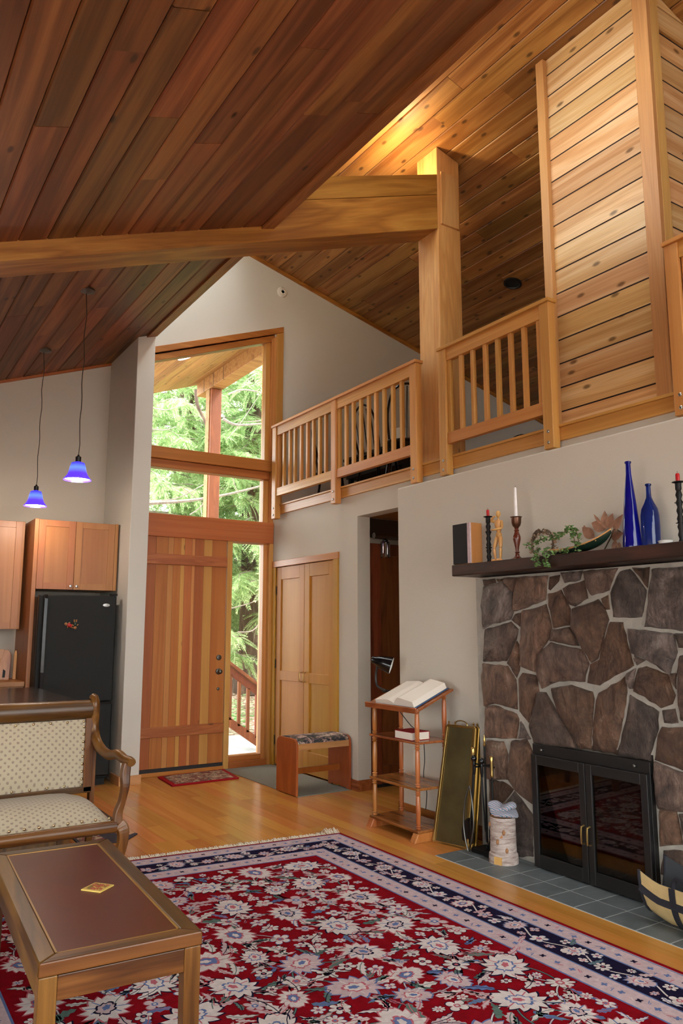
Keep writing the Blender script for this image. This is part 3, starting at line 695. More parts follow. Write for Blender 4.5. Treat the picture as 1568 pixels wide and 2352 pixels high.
# ------------------------------------------------------------------ kitchen
fr = thing('refrigerator', 'black two-door refrigerator below the wall cabinet', 'refrigerator', (1.60, 7.80, 0))
MB().box(.0, .75, .09, .80, .05, 1.82).build('body', 'fridge_black', fr, bevel=.008)
dr = MB().box(.0, .75, .0, .082, .80, 1.84).build('fridge_door', 'fridge_black', fr, bevel=.014)
dr2 = MB().box(.0, .75, .0, .082, .09, .785).build('freezer_door', 'fridge_black', fr, bevel=.014)
MB().ribbon([(.06, -.004, .84), (.055, -.04, .88), (.05, -.055, 1.1), (.05, -.055, 1.55), (.055, -.04, 1.80), (.06, -.004, 1.83)], .018, .012, (0, 1, 0)).build('handle', 'black_gloss', dr, bevel=.004)
MB().box(.60, .74, -.006, 0, .77, .80).build('handle', 'black_gloss', dr2)
MB().lathe([(.001, -.004), (.034, -.003), (.036, 0)], (.645, 0, 1.745), 20, 'y').build('badge', 'steel', dr).scale = (1, 1, .45)
bpy.data.objects['badge'].location = (0, 0, 1.745*.55)
MB().box(.70, .76, .02, .09, 1.84, 1.86).build('hinge_cap', 'black_gloss', fr)
MB().box(.03, .72, .06, .5, .0, .06).build('kick_plate', 'black_matte', fr)
def magnet(label, x, z, rot, c1, c2):
    t = thing('fridge_magnet', label, 'magnet', (1.60+x, 7.792, z), group='small figures stuck to the refrigerator')
    m = MB(); m.ball((0, -.012, .03), .016, 10, 8); m.build('head', 'leather_tan', t, smooth=True)
    MB().ball((0, -.012, -.005), .022, 10, 8, sc=(.8, .55, 1.2)).build('body', c1, t, smooth=True)
    m = MB()
    for s in (-1, 1): m.tube([(.008*s, -.01, -.02), (.012*s, -.01, -.05)], .007, 6); m.tube([(.014*s, -.01, .01), (.03*s, -.01, .0)], .006, 6)
    m.build('limbs', c2, t, smooth=True); t.rotation_euler = (0, rot, 0)
magnet('small red doll magnet lying sideways on the refrigerator door', .285, 1.545, rad(-70), 'red_wax', 'leather_tan')
magnet('small dark upright doll magnet beside the red one on the refrigerator', .345, 1.55, rad(180), 'green_hull', 'leather_tan')
def shaker(parent, x0, x1, z0, z1, y, mat='kitchen_wood', sw=.065):
    m = MB()
    for a, b in ((x0, x0+sw), (x1-sw, x1)): m.box(a, b, y-.02, y, z0, z1)
    for a, b in ((z0, z0+sw), (z1-sw, z1)): m.box(x0+sw, x1-sw, y-.0195, y, a, b)
    o = m.build('cabinet_door', mat, parent, bevel=.002)
    MB().box(x0+sw-.004, x1-sw+.004, y-.012, y-.002, z0+sw-.004, z1-sw+.004).build('panel', mat, o)
    return o
def knob(parent, x, z, y): MB().lathe([(.006, 0), (.006, -.012), (.015, -.018), (.014, -.026), (.004, -.029)], (x, y, z), 14, 'y').build('knob', 'steel', parent, smooth=True)
fc = thing('wall_cabinet', 'two-door wood cabinet above the refrigerator', 'cabinet', (1.56, 8.02, 0))
MB().box(.0, .04, -.02, .63, 0, 2.60).build('side_panel', 'kitchen_wood', fc, bevel=.003)
MB().box(.80, .835, -.02, .63, 1.9, 2.60).build('side_panel', 'kitchen_wood', fc, bevel=.003)
MB().box(.04, .80, .0, .62, 1.905, 2.595).build('body', 'kitchen_wood', fc)
a = shaker(fc, .042, .398, 1.90, 2.595, 0); b = shaker(fc, .402, .798, 1.90, 2.595, 0)
knob(a, .37, 1.935, -.02); knob(b, .43, 1.935, -.02)
uc = thing('wall_cabinet', 'tall wood wall cabinet at the left edge above the counter', 'cabinet', (.75, 8.32, 1.507))
MB().box(0, .78, 0, .32, 0, 1.09).build('body', 'kitchen_wood', uc, bevel=.003)
shaker(uc, .0, .39, .0, 1.088, 0); shaker(uc, .394, .755, .0, 1.088, 0)
bc = thing('base_cabinet', 'wood base cabinet with a drawer under the counter', 'cabinet', (.5, 8.07, 0))
MB().box(0, 1.055, .0, .57, .1, .955).build('body', 'kitchen_wood', bc)
d_ = MB().box(.58, 1.04, -.02, 0, .74, .94).build('drawer', 'kitchen_wood', bc, bevel=.003)
MB().tube([(.85, -.02, .90), (.85, -.045, .90), (.96, -.045, .90), (.96, -.02, .90)], .007, 8).build('pull', 'steel', d_, smooth=True)
shaker(bc, .58, 1.04, .12, .73, 0)
ct = tag(MB().box(.5, 1.557, 8.03, 8.645, .957, 1.005).build('countertop', 'kitchen_wood', bevel=.004), 'wood edged kitchen counter at the left edge', 'countertop')
def cutting_board(label, x, wd, h, tilt, mat, hole):
    t = thing('cutting_board', label, 'cutting board', (x, 8.38, 1.0085), group='boards leaning on the kitchen counter')
    m = MB(); n = 12; pts = [(0, 0), (wd, 0), (wd, h*.75)]+[(wd/2+wd/2*math.cos(PI*k/n), h*.75+h*.25*math.sin(PI*k/n)) for k in range(1, n)]+[(0, h*.75)]
    m.prism(pts, 'y', 0, .022); m.build('slab', mat, t, bevel=.004)
    if hole: MB().prism([(wd*.35, h*.08), (wd*.6, h*.08), (wd*.6, h*.3), (wd*.35, h*.36)], 'y', -.002, 0).build('grip_hole', 'black_matte', t)
    t.rotation_euler = (rad(-8), rad(tilt), rad(0))
cutting_board('dark oblong cutting board with a grip hole leaning on the counter', 1.375, .10, .30, 4, 'honey_wood', True)
cutting_board('thin pale cutting board leaning beside the refrigerator panel', 1.508, .03, .29, 2, 'pale_wood', False)
ut = thing('utensil_crock', 'small crock on the counter at the left edge', 'crock', (1.29, 8.3, 1.005))
MB().lathe([(.045, 0), (.05, .01), (.05, .13), (.046, .13), (.044, .01)], seg=20, cap=False).build('pot', 'white_plastic', ut, smooth=True)
MB().lathe([(.001, .012), (.046, .012)], seg=20, cap=False).build('bottom', 'white_plastic', ut)
for k, (dx_, lean, lab) in enumerate(((-.02, -.05, 'wooden spoon standing in the crock'), (.02, .06, 'flat wooden spatula standing in the crock'))):
    t = thing('wooden_spoon' if k == 0 else 'wooden_spatula', lab, 'utensil', (1.29+dx_, 8.3, 1.02))
    MB().tube([(0, 0, 0), (lean, 0, .2)], .006, 8).build('handle', 'honey_wood', t, smooth=True)
    if k == 0: MB().ball((lean*1.2, 0, .235), .026, 10, 8, sc=(1, .4, 1.4)).build('bowl', 'honey_wood', t, smooth=True)
    else: MB().prism([(lean-.01, .19), (lean+.015, .19), (lean+.034, .29), (lean-.012, .29)], 'y', -.004, .004).build('blade', 'honey_wood', t, bevel=.002)
isl = thing('kitchen_island', 'kitchen island with dark stone top behind the settee', 'island', (0.2, 5.75, 0))
MB().box(.04, 1.28, .05, 1.55, .0, .955).build('base', 'walnut_z', isl, bevel=.003)
MB().box(1.20, 1.285, .035, .06, .0, .955).build('corner_post', 'walnut_z', isl, bevel=.003)
MB().box(0, 1.32, 0, 1.6, .957, .995).build('top', 'granite', isl, bevel=.006)
# ------------------------------------------------------------------ small floor coverings near the door
em = tag(MB().box(3.62, XR-.002, 6.30, 7.94, .0, .006).build('entry_carpet', 'entry_carpet'), 'grey carpet square by the closet doors', 'carpet')
dm = thing('door_mat', 'small dark red floral door mat at the foot of the front door', 'mat', (2.83, 7.36, .0))
pts = [(0, .0), (.72, .02), (.80, .56), (.04, .52)]
MB().prism(pts, 'z', 0, .014).build('border', 'red_cloth', dm, bevel=.005)
MB().prism([(.05, .045), (.675, .06), (.745, .52), (.085, .48)], 'z', .0141, .017).build('field', 'doormat_floral', dm)
mt = thing('throw_rug', 'dark little rug with a frayed end behind the settee', 'rug', (1.55, 5.75, 0))
MB().prism([(.0, .0), (.28, -.06), (.34, -.02), (.44, .09), (.43, .12), (.35, .07), (.25, .32), (.0, .38)], 'z', 0, .008).build('pile', 'dark_mat', mt, bevel=.002)
MB().prism([(.02, .03), (.2, -.02), (.18, .2), (.02, .3)], 'z', .0081, .0095).build('motif', 'doormat_floral', mt)
# ------------------------------------------------------------------ bench with floral cushion
be = thing('entry_bench', 'low wooden bench with black floral cushion in front of the closet', 'bench', (3.60, 6.30, .006))
HB = .50
def endpanel(x0, x1, foot):
    pr = [(0, 0), (0, HB-.07)]+[(.07-.07*math.cos(PI/2*k/6), HB-.07+.07*math.sin(PI/2*k/6)) for k in range(1, 7)]+[(.38-.07+.07*math.sin(PI/2*k/6), HB-.07+.07*math.cos(PI/2*k/6)) for k in range(0, 7)]+[(.38, 0)]
    if foot: pr += [(.33, 0), (.31, .012), (.24, .008), (.19, .022), (.14, .008), (.07, .012), (.05, 0)]
    m = MB(); m.prism(pr, 'x', x0, x1); return m
endpanel(0, .022, False).build('end_panel', ['bench_wood'], be, bevel=.002)
endpanel(.58, .602, True).build('end_panel', 'bench_wood', be, bevel=.002)
MB().box(.022, .58, .006, .03, .40, .455).build('apron', 'bench_edge', be, bevel=.002)
MB().box(.022, .58, .35, .374, .40, .455).build('apron', 'bench_edge', be, bevel=.002)
MB().box(.022, .60, .17, .19, .16, .215).build('stretcher', 'bench_wood', be, bevel=.002)
cu = MB(); n = 8
prf = [(.008, .456), (.012, .478), (.04, .496)]+[(.06+.26*k/6, .50+.006*math.sin(PI*k/6)) for k in range(7)]+[(.34, .496), (.368, .478), (.372, .456)]
cu.prism(prf, 'x', .024, .578); cu.build('cushion', 'bench_floral', be, smooth=True)
# ------------------------------------------------------------------ oriental rug
rg = thing('oriental_rug', 'large red oriental rug with navy floral border and fringe', 'rug', (0, 0, .001))
# four corners (near-left, near-right, far-right, far-left); u across, v along
RC = [Vector((.22, 1.0, 0)), Vector((3.24, 1.0, 0)), Vector((3.255, 5.03, 0)), Vector((.25, 5.36, 0))]
RW, RL = 3.02, 4.1
def rp(u, v, z=0.):
    a = u/RW; b = v/RL
    p = RC[0]*(1-a)*(1-b)+RC[1]*a*(1-b)+RC[2]*a*b+RC[3]*(1-a)*b
    return (p.x, p.y, z)
def rquad(m, u0, u1, v0, v1, z, mi=0, n=1):
    m.add([rp(u0, v0, z), rp(u1, v0, z), rp(u1, v1, z), rp(u0, v1, z)], [(0, 1, 2, 3)], mi)
m = MB(); c = [rp(0, 0), rp(RW, 0), rp(RW, RL), rp(0, RL)]
m.add([(x, y, -.001) for x, y, z in c]+[(x, y, .009) for x, y, z in c], [(3, 2, 1, 0), (4, 5, 6, 7), (0, 1, 5, 4), (1, 2, 6, 5), (2, 3, 7, 6), (3, 0, 4, 7)])
m.build('edge_binding', 'rug_red', rg)
def ring(m, o, i, z, mi):
    rquad(m, o, RW-o, o, i, z, mi); rquad(m, o, RW-o, RL-i, RL-o, z, mi); rquad(m, o, i, i, RL-i, z, mi); rquad(m, RW-i, RW-o, i, RL-i, z, mi)
m = MB(); ring(m, .025, .150, .0094, 0); ring(m, .325, .455, .0094, 0); m.build('guard_band', 'rug_pink', rg)
m = MB(); ring(m, .03, .037, .0097, 0); ring(m, .141, .151, .0097, 0); ring(m, .322, .331, .0097, 0); ring(m, .446, .456, .0097, 0); m.build('guard_line', 'rug_blue', rg)
m = MB(); ring(m, .151, .322, .0095, 0); m.build('border_band', 'rug_navy', rg)
m = MB(); rquad(m, .456, RW-.456, .456, RL-.456, .0095, 0); m.build('field', 'rug_red', rg)
# motifs: 0 cream 1 rose 2 blue 3 teal 4 navy 5 pink
RM = ['rug_cream', 'rug_rose', 'rug_blue', 'rug_teal', 'rug_navy', 'rug_pink']
fm = MB(); RR = random.Random(21); zlev = [0]
def blob(u, v, r, fn, z, mi, n=40, rot=0, sx=1., sy=1.):
    pts = []
    for k in range(n):
        a = 2*PI*k/n; q = r*fn(a); x = q*math.cos(a)*sx; y = q*math.sin(a)*sy
        pts.append(rp(u+x*math.cos(rot)-y*math.sin(rot), v+x*math.sin(rot)+y*math.cos(rot), z))
    fm.add([rp(u, v, z)]+pts, [(0, 1+k, 1+(k+1) % n) for k in range(n)], mi)
def petals(n, d): return lambda a: 1-d+d*abs(math.cos(a*n/2))
def serr(n, d): return lambda a: 1-d*((a*n/(2*PI)) % 1)
def line(pts, w, z, mi):
    vs = []; fs = []
    for i, p in enumerate(pts):
        a = pts[max(0, i-1)]; b = pts[min(len(pts)-1, i+1)]; t = Vector((b[0]-a[0], b[1]-a[1], 0)); t.normalize(); nn = (-t.y*w, t.x*w)
        vs += [rp(p[0]+nn[0], p[1]+nn[1], z), rp(p[0]-nn[0], p[1]-nn[1], z)]
    fm.add(vs, [(2*i, 2*i+1, 2*i+3, 2*i+2) for i in range(len(pts)-1)], mi)
Z0 = .0101
def palm(n, d, e): return lambda a: (1-d*((abs(a-PI)/PI*n) % 1)*(1 if abs(a-PI) > .5 else .3))*(1+e*math.cos(a))
def palmette(u, v, r, rot, kind):
    z = Z0+.0006; cx, sy_ = math.cos(rot), math.sin(rot); kk = kind % 4
    P1 = palm(7, .34, .16)
    blob(u, v, r*1.1, P1, z, (1, 4, 2, 1)[kk], 84, rot, 1.08, .86)
    blob(u, v, r*1.0, P1, z+.0002, (0, 0, 5, 0)[kk], 84, rot, 1.08, .86)
    f = lambda q: (u+q*r*cx, v+q*r*sy_)
    for k, q in enumerate((-1.9, -1.1, -.4, .4, 1.1, 1.9)):
        line([f(.1), (u+.78*r*math.cos(rot+q), v+.66*r*math.sin(rot+q))], .0028, z+.0003, (5, 1, 0, 2)[kk])
    blob(*f(.06), r*.55, palm(4, .3, .25), z+.0004, (1, 2, 1, 4)[kk], 48, rot, 1.05, .72)
    blob(*f(.08), r*.44, palm(4, .3, .25), z+.0006, (2, 0, 0, 5)[kk], 48, rot, 1.05, .72)
    blob(*f(.1), r*.2, petals(5, .3), z+.0008, (0, 1, 2, 2)[kk], 20, rot, 1.2, .7)
    if kind == 3 or r > .1:
        for s in (-1, 1): leaf(*f(-.75), r*.95, rot+PI+s*.75, (0, 5, 3, 0)[kk], (4, 1, 4, 2)[kk])
def rosette(u, v, r, rot, kind):
    z = Z0+.0005; n = RR.choice((4, 5, 6, 8)); st = lambda d: (lambda a: 1-d*(1-abs(math.cos(a*n/2))**.55))
    sx = RR.uniform(.75, 1.1)
    blob(u, v, r*1.1, st(.6), z, (4, 1, 4, 2)[kind % 4], n*8, rot, 1.1, sx)
    blob(u, v, r, st(.62), z+.0002, (0, 5, 0, 0)[kind % 4], n*8, rot, 1.1, sx)
    blob(u, v, r*.36, petals(n, .2), z+.0004, (1, 2, 4, 1)[kind % 4], 20, rot)
    blob(u, v, r*.17, petals(n, .2), z+.0006, (0, 0, 1, 2)[kind % 4], 12, rot)
def leaf(u, v, l, rot, mi, mi2):
    z = Z0+.0003
    f = lambda a: (.25+.75*abs(math.cos(a/2))**1.2) if True else 1
    n = 9; top = []; bot = []
    for k in range(n+1):
        t = k/n; w = l*.15*math.sin(PI*t**.75)*(1+.3*((k % 2)*2-1)); bend = .5*l*t*t
        top.append((t*l, bend+w)); bot.append((t*l, bend-w))
    pts = top+bot[::-1]
    for q, mm, zz in ((1.12, mi2, z), (1., mi, z+.0002)):
        P = [rp(u+(x*math.cos(rot)-y*q*math.sin(rot)), v+(x*math.sin(rot)+y*q*math.cos(rot)), zz) for x, y in pts]
        k = len(P)//2
        fm.add(P, [(i, i+1, 2*k-2-i, 2*k-1-i) for i in range(k-1)], mm)
    line([(u+(t*l*math.cos(rot)-.35*l*t*t*math.sin(rot)), v+(t*l*math.sin(rot)+.35*l*t*t*math.cos(rot))) for t in (0, .3, .6, .9)], .002, z+.0006, mi2)
FU0, FU1, FV0, FV1 = .48, RW-.48, .48, RL-.48
placed = []
def free(u, v, r):
    if not (FU0+r*.75 < u < FU1-r*.75 and FV0+r*.75 < v < FV1-r*.75): return False
    return all((u-a)**2+(v-b)**2 > ((r+q)*.98)**2 for a, b, q in placed)
for r, tries, fn in ((.118, 300, palmette), (.082, 500, palmette), (.058, 500, rosette), (.042, 1500, rosette), (.028, 4000, rosette)):
    for _ in range(tries):
        u = RR.uniform(FU0, FU1); v = RR.uniform(FV0, FV1)
        if free(u, v, r*1.12):
            placed.append((u, v, r*1.12)); fn(u, v, r*RR.uniform(.9, 1.05), RR.uniform(0, 2*PI), RR.randrange(4))
            if r > .05:
                a0 = RR.uniform(0, 2*PI)
                for k in range(6 if r > .1 else 4 if r > .07 else 2):
                    a = a0+k*(1.05 if r > .1 else 1.57 if r > .07 else 3.1)+RR.uniform(-.35, .35)
                    ln = RR.uniform(.09, .15)
                    lu, lv = u+r*1.0*math.cos(a), v+r*.9*math.sin(a)
                    if FU0 < lu+ln*math.cos(a) < FU1 and FV0 < lv+ln*math.sin(a) < FV1: leaf(lu, lv, ln, a+RR.uniform(-.3, .5), RR.choice((0, 0, 0, 5, 5, 3, 2)), RR.choice((4, 1, 3)))
big = [q for q in placed if q[2] > .06]
for i, (u, v, r) in enumerate(big):
    near = sorted(((a-u)**2+(b-v)**2, a, b) for a, b, q in big if (a, b) != (u, v))[:2]
    for d2, a, b in near:
        mx, my = (u+a)/2, (v+b)/2; nx, ny = -(b-v), (a-u); k = RR.choice((-.3, .3))
        pts = [((1-t)**2*u+2*t*(1-t)*(mx+nx*k)+t*t*a, (1-t)**2*v+2*t*(1-t)*(my+ny*k)+t*t*b) for t in [j/12 for j in range(13)]]
        line(pts, .0055, Z0+.0001, 4); line(pts, .0032, Z0+.0002, RR.choice((0, 3, 5)))
for _ in range(1500):
    u = RR.uniform(FU0+.04, FU1-.04); v = RR.uniform(FV0+.04, FV1-.04)
    if all((u-a)**2+(v-b)**2 > (q+.012)**2 for a, b, q in placed):
        placed.append((u, v, .026)); leaf(u, v, RR.uniform(.05, .085), RR.uniform(0, 6.28), RR.choice((0, 0, 5, 5, 1, 3)), RR.choice((4, 1)))
# border blossoms and vine
def border_run(fu, L):
    n = int(L/.19)
    pts = [fu(L*k/(n*8), .237+.035*math.sin(2*PI*k/16)) for k in range(n*8+1)]
    line(pts, .004, Z0+.0001, 0)
    for k in range(n):
        s = (k+.5)*L/n; u, v = fu(s, .235+(.0 if k % 2 else .02))
        (palmette if k % 2 else rosette)(u, v, .062 if k % 2 else .042, RR.uniform(0, 6.2), RR.randrange(4))
        for d in (-.045, .045):
            u, v = fu(s+L/n/2, .235+d+RR.uniform(-.01, .01)); rosette(u, v, RR.uniform(.02, .032), RR.uniform(0, 6), RR.randrange(4))
        u, v = fu(s+L/n*.3, 0.237-.05*(1 if k % 2 else -1)); leaf(u, v, .09, RR.uniform(0, 6.2), RR.choice((0, 5, 3)), RR.choice((1, 2)))
border_run(lambda s, o: (.235+s, o), RW-.47); border_run(lambda s, o: (.235+s, RL-o), RW-.47)
border_run(lambda s, o: (o, .235+s), RL-.47); border_run(lambda s, o: (RW-o, .235+s), RL-.47)
def guard_run(fu, L):
    n = int(L/.085)
    for k in range(n):
        s = (k+.5)*L/n
        for o in (.09, .39):
            u, v = fu(s, o); blob(u, v, .017, petals(4, .55), Z0+.0002, 4 if k % 3 == 0 else 2, 16, k)
            u, v = fu(s+L/n/2, o+RR.uniform(-.012, .012)); leaf(u, v, .04, RR.uniform(0, 6.2), RR.choice((2, 1, 0)), 5)
guard_run(lambda s, o: (.1+s, RL-o), RW-.2); guard_run(lambda s, o: (o, .1+s), RL-.2); guard_run(lambda s, o: (RW-o, .1+s), RL-.2)
o = fm.build('floral_pattern', RM, rg); o['kind'] = 'stuff'; o['label'] = 'woven cream, blue and rose flowers and vines'
# fringe
m = MB(); RR2 = random.Random(2)
for k in range(900):
    s = k/900*RW; x, y, z = rp(s, RL); l = RR2.uniform(.045, .085)*(1.6 if s > RW-.12 else 1); a = RR2.uniform(-.5, .5)
    lift = RR2.uniform(.004, .016)*(2.2 if s > RW-.1 else 1)
    p = [(x-.0025, y, .004), (x+.0025, y, .004), (x+.0025+a*l*.5, y+l*.55, lift+.004), (x-.0025+a*l*.5, y+l*.55, lift+.004), (x+a*l, y+l, .002), (x+a*l+.004, y+l, .002)]
    m.add(p, [(0, 1, 2, 3), (3, 2, 5, 4)])
o = m.build('fringe', 'fringe', rg); o['kind'] = 'stuff'
# ------------------------------------------------------------------ coffee table
tb = thing('coffee_table', 'low wooden coffee table with dark red leather top', 'table', (1.165, 2.69, .0125), rad(-3))
TW, TL, TZ = .545, 1.40, .44
fw = .062
def frame_side(poly): return MB().prism(poly, 'z', TZ-.045, TZ)
for poly, mt_ in (([(0, 0), (-TW, 0), (-TW+fw, fw), (-fw, fw)], 'walnut'), ([(0, TL), (-TW, TL), (-TW+fw, TL-fw), (-fw, TL-fw)], 'walnut'), ([(0, 0), (-fw, fw), (-fw, TL-fw), (0, TL)], 'walnut_y'), ([(-TW, 0), (-TW+fw, fw), (-TW+fw, TL-fw), (-TW, TL)], 'walnut_y')):
    frame_side(poly).build('top_frame', mt_, tb, bevel=.005)
MB().box(-TW+fw-.002, -fw+.002, fw-.002, TL-fw+.002, TZ-.03, TZ-.004).build('leather_inlay', 'red_leather', tb)
m = MB(); m.box(-TW+fw, -fw, fw, fw+.007, TZ-.01, TZ-.001); m.box(-TW+fw, -fw, TL-fw-.007, TL-fw, TZ-.01, TZ-.001); m.box(-TW+fw, -TW+fw+.007, fw, TL-fw, TZ-.01, TZ-.001); m.box(-fw-.007, -fw, fw, TL-fw, TZ-.01, TZ-.001)
m.build('gold_beading', 'brass_line', tb)
for a, b, c_, d in ((-TW+.062, -.062, .006, .034), (-TW+.062, -.062, TL-.034, TL-.006)): MB().box(a, b, c_, d, TZ-.125, TZ-.048).build('apron', 'walnut', tb, bevel=.003)
for a, b in ((-.034, -.006), (-TW+.006, -TW+.034)): MB().box(a, b, .062, TL-.062, TZ-.125, TZ-.048).build('apron', 'walnut_y', tb, bevel=.003)
for lx in (-.062, -TW+.004):
    for ly in (.004, TL-.062): MB().box(lx, lx+.058, ly, ly+.058, 0, TZ-.047).build('leg', 'walnut_z', tb, bevel=.003)
p = at(224, 2040, z=.448)
co = thing('coaster', 'square yellow coaster with a red picture on the coffee table', 'coaster', (p.x, p.y, .4475), rad(38))
MB().box(-.047, .047, -.047, .047, 0, .006).build('tile', 'coaster_yellow', co, bevel=.002)
floral_mat('coaster_print', S_(222, 190, 100), S_(190, 70, 46), S_(206, 120, 90), S_(130, 120, 60), 26)
MB().box(-.036, .036, -.036, .036, .0061, .0066).build('picture', 'coaster_print', co)
# ------------------------------------------------------------------ settee
YS0, YS1 = 4.85, 5.42
XA = 1.50
st = thing('settee', 'antique wood framed settee with pale patterned upholstery and brass nails', 'settee', (0, 0, .0))
def W(u, v, y): return at(u, v, y=y)
XL_ = -.05
zc1 = W(100, 1611, YS1).z; zc0 = W(100, 1656, YS1).z; xe = W(206, 1640, YS1).x
ctr = (zc0+zc1)/2; hh = (zc1-zc0)/2
prf = [(YS1-.035+.05*math.cos(a)*1.0, ctr+hh*math.sin(a)) for a in [2*PI*k/16 for k in range(16)]]
MB().prism([(YS1-.035+.05*math.cos(a), ctr+hh*math.sin(a)) for a in [2*PI*k/20 for k in range(20)]], 'x', XL_, xe).build('crest_rail', 'walnut', st, smooth=True)
zb0 = W(100, 1812, YS1).z
xb = W(188, 1730, YS1).x
bk = MB(); 
nx_, nz_ = 12, 8; vs = []; fs = []
for i in range(nx_+1):
    for j in range(nz_+1):
        a, b = i/nx_, j/nz_; d = .028*min(1, 6*min(a, 1-a))*min(1, 5*min(b, 1-b))
        vs.append((XL_+.1+(xb-XL_-.1)*a, YS1-.05-d, zb0+(zc0-zb0)*b))
for i in range(nx_):
    for j in range(nz_): k = i*(nz_+1)+j; fs.append((k, k+1, k+nz_+2, k+nz_+1))
bk.add(vs, fs); bk.box(XL_+.1, xb, YS1-.044, YS1+.01, zb0, zc0); bk.build('back_upholstery', 'settee_fabric', st, smooth=True)
MB().box(xb, xb+.055, YS1-.07, YS1-.0, zb0-.035, zc0+.01).build('back_stile', 'walnut_z', st, bevel=.004)
MB().box(XL_, xb+.055, YS1-.07, YS1, zb0-.04, zb0).build('back_rail', 'walnut', st, bevel=.004)
MB().box(xb+.052, xb+.085, YS1-.04, YS1+.02, .3, zc0+.02).build('back_post', 'walnut_z', st, bevel=.004)
nl = []
for k in range(14): nl.append((xb-.012-k*(xb-XL_)/14, zc0-.012))
for k in range(14): nl.append((xb-.012-k*(xb-XL_)/14, zb0+.012))
for k in range(1, 9): nl.append((xb-.01, zb0+(zc0-zb0)*k/9))
nsrc = None
def nail(p):
    global nsrc
    if nsrc is None: nsrc = MB().ball((0, 0, 0), .0085, 8, 6, sc=(1, .6, 1)).build('nail', 'nail_head', st, p, smooth=True)
    else: put(nsrc, st, p)
for x_, z_ in nl: nail((x_, YS1-.058, z_))
# seat
zs1 = .36; xs1_ = W(254, 1880, YS0).x
seat = MB(); vs = []; fs = []; nx_, ny_ = 16, 12
for i in range(nx_+1):
    for j in range(ny_+1):
        a, b = i/nx_, j/ny_; e = min(1, 7*min(a, 1-a))**.5; f_ = (min(1, 4.0*b))**.5
        vs.append((XL_+.05+(xs1_+.03-XL_-.05)*a-(.03*(1-b) if i == nx_ else 0), YS0+(YS1-.07-YS0)*b, zs1+(.095*f_+.02*math.sin(PI*b))*max(e, .0)))
for i in range(nx_):
    for j in range(ny_): k = i*(ny_+1)+j; fs.append((k, k+ny_+1, k+ny_+2, k+1))
seat.add(vs, fs); seat.box(XL_+.05, xs1_, YS0+.002, YS1-.06, .32, zs1+.001)
seat.build('seat_cushion', 'settee_fabric', st, smooth=True)
prs = [(YS0-.012+.03*math.cos(a), .322+.036*math.sin(a)) for a in [2*PI*k/16 for k in range(16)]]
MB().prism(prs, 'x', XL_, xs1_+.03).build('seat_rail', 'walnut', st, smooth=True)
MB().box(xs1_-.02, xs1_+.03, YS0+.02, YS1-.02, .29, .36).build('side_rail', 'walnut_y', st, bevel=.004)
for k in range(19): nail((xs1_-.01-k*(xs1_-XL_)/19, YS0-.004, zs1+.012))
# scrolled arm: comes off the crest, sweeps down and forward to the front post
def arm(xo):
    zt = zc1+.012
    pts = [(xo, YS1+.01, zt-.035), (xo, YS1-.025, zt), (xo+.004, YS1-.06, zt-.03), (xo+.006, YS1-.055, zt-.10), (xo+.008, YS1-.045, zt-.19), (xo+.014, YS1-.08, zt-.27),
           (xo+.028, YS1-.17, zt-.325), (xo+.045, YS1-.29, zt-.345), (xo+.06, YS1-.42, zt-.325), (xo+.072, YS0+.05, .70), (xo+.085, YS0-.02, .698), (xo+.088, YS0-.045, .69)]
    # smooth
    P = [Vector(q) for q in pts]; out = []
    for i in range(len(P)-1):
        p0, p1, p2, p3 = P[max(0, i-1)], P[i], P[i+1], P[min(len(P)-1, i+2)]
        for t in (0, .25, .5, .75):
            out.append(.5*((2*p1)+(p2-p0)*t+(2*p0-5*p1+4*p2-p3)*t*t+(3*p1-p0-3*p2+p3)*t**3))
    out.append(P[-1]); n = len(out)
    m = MB(); m.tube(out, [.026+.006*math.sin(PI*i/n) for i in range(n)], 10); return m
xo = xe+.014
arm(xo).build('arm', 'walnut_y', st, smooth=True)
xp = xs1_+.045
def catm(pts, k=4):
    P = [Vector(q) for q in pts]; out = []
    for i in range(len(P)-1):
        p0, p1, p2, p3 = P[max(0, i-1)], P[i], P[i+1], P[min(len(P)-1, i+2)]
        for j in range(k):
            t = j/k; out.append(.5*((2*p1)+(p2-p0)*t+(2*p0-5*p1+4*p2-p3)*t*t+(3*p1-p0-3*p2+p3)*t**3))
    out.append(P[-1]); return out
pp = catm([(xp+.04, YS0, .69), (xp+.03, YS0-.005, .62), (xp+.03, YS0-.012, .55), (xp+.018, YS0, .46), (xp+.0, YS0+.005, .40), (xp-.004, YS0, .33)])
MB().ribbon(pp, [.022+.004*math.sin(i*.4) for i in range(len(pp))], .03, (0, 1, 0)).build('arm_support', 'walnut_z', st, bevel=.008, seg=3)
pp = catm([(xp+.004, YS0, .335), (xp+.028, YS0-.012, .30), (xp+.028, YS0-.012, .22), (xp+.008, YS0, .12), (xp-.002, YS0+.01, .06), (xp-.004, YS0, .012)])
MB().ribbon(pp, [.032, .034, .034, .034, .033, .032, .03, .029, .028, .027, .026, .025, .024, .023, .022, .022, .022, .023, .025, .026, .027][:len(pp)], .028, (0, 1, 0)).build('leg', 'walnut_z', st, bevel=.008, seg=3)
pp = catm([(xb+.07, YS1-.01, .34), (xb+.075, YS1, .2), (xb+.07, YS1+.03, .0)])
MB().ribbon(pp, .02, .022, (0, 1, 0)).build('leg', 'walnut_z', st, bevel=.005)
pp = catm([(XL_+.03, YS0, .335), (XL_, YS0-.012, .26), (XL_+.02, YS0, .12), (XL_+.03, YS0, .012)])
MB().ribbon(pp, .028, .028, (0, 1, 0)).build('leg', 'walnut_z', st, bevel=.005)
pp = catm([(XL_+.04, YS1-.01, .34), (XL_+.04, YS1, .2), (XL_+.04, YS1+.03, .0)])
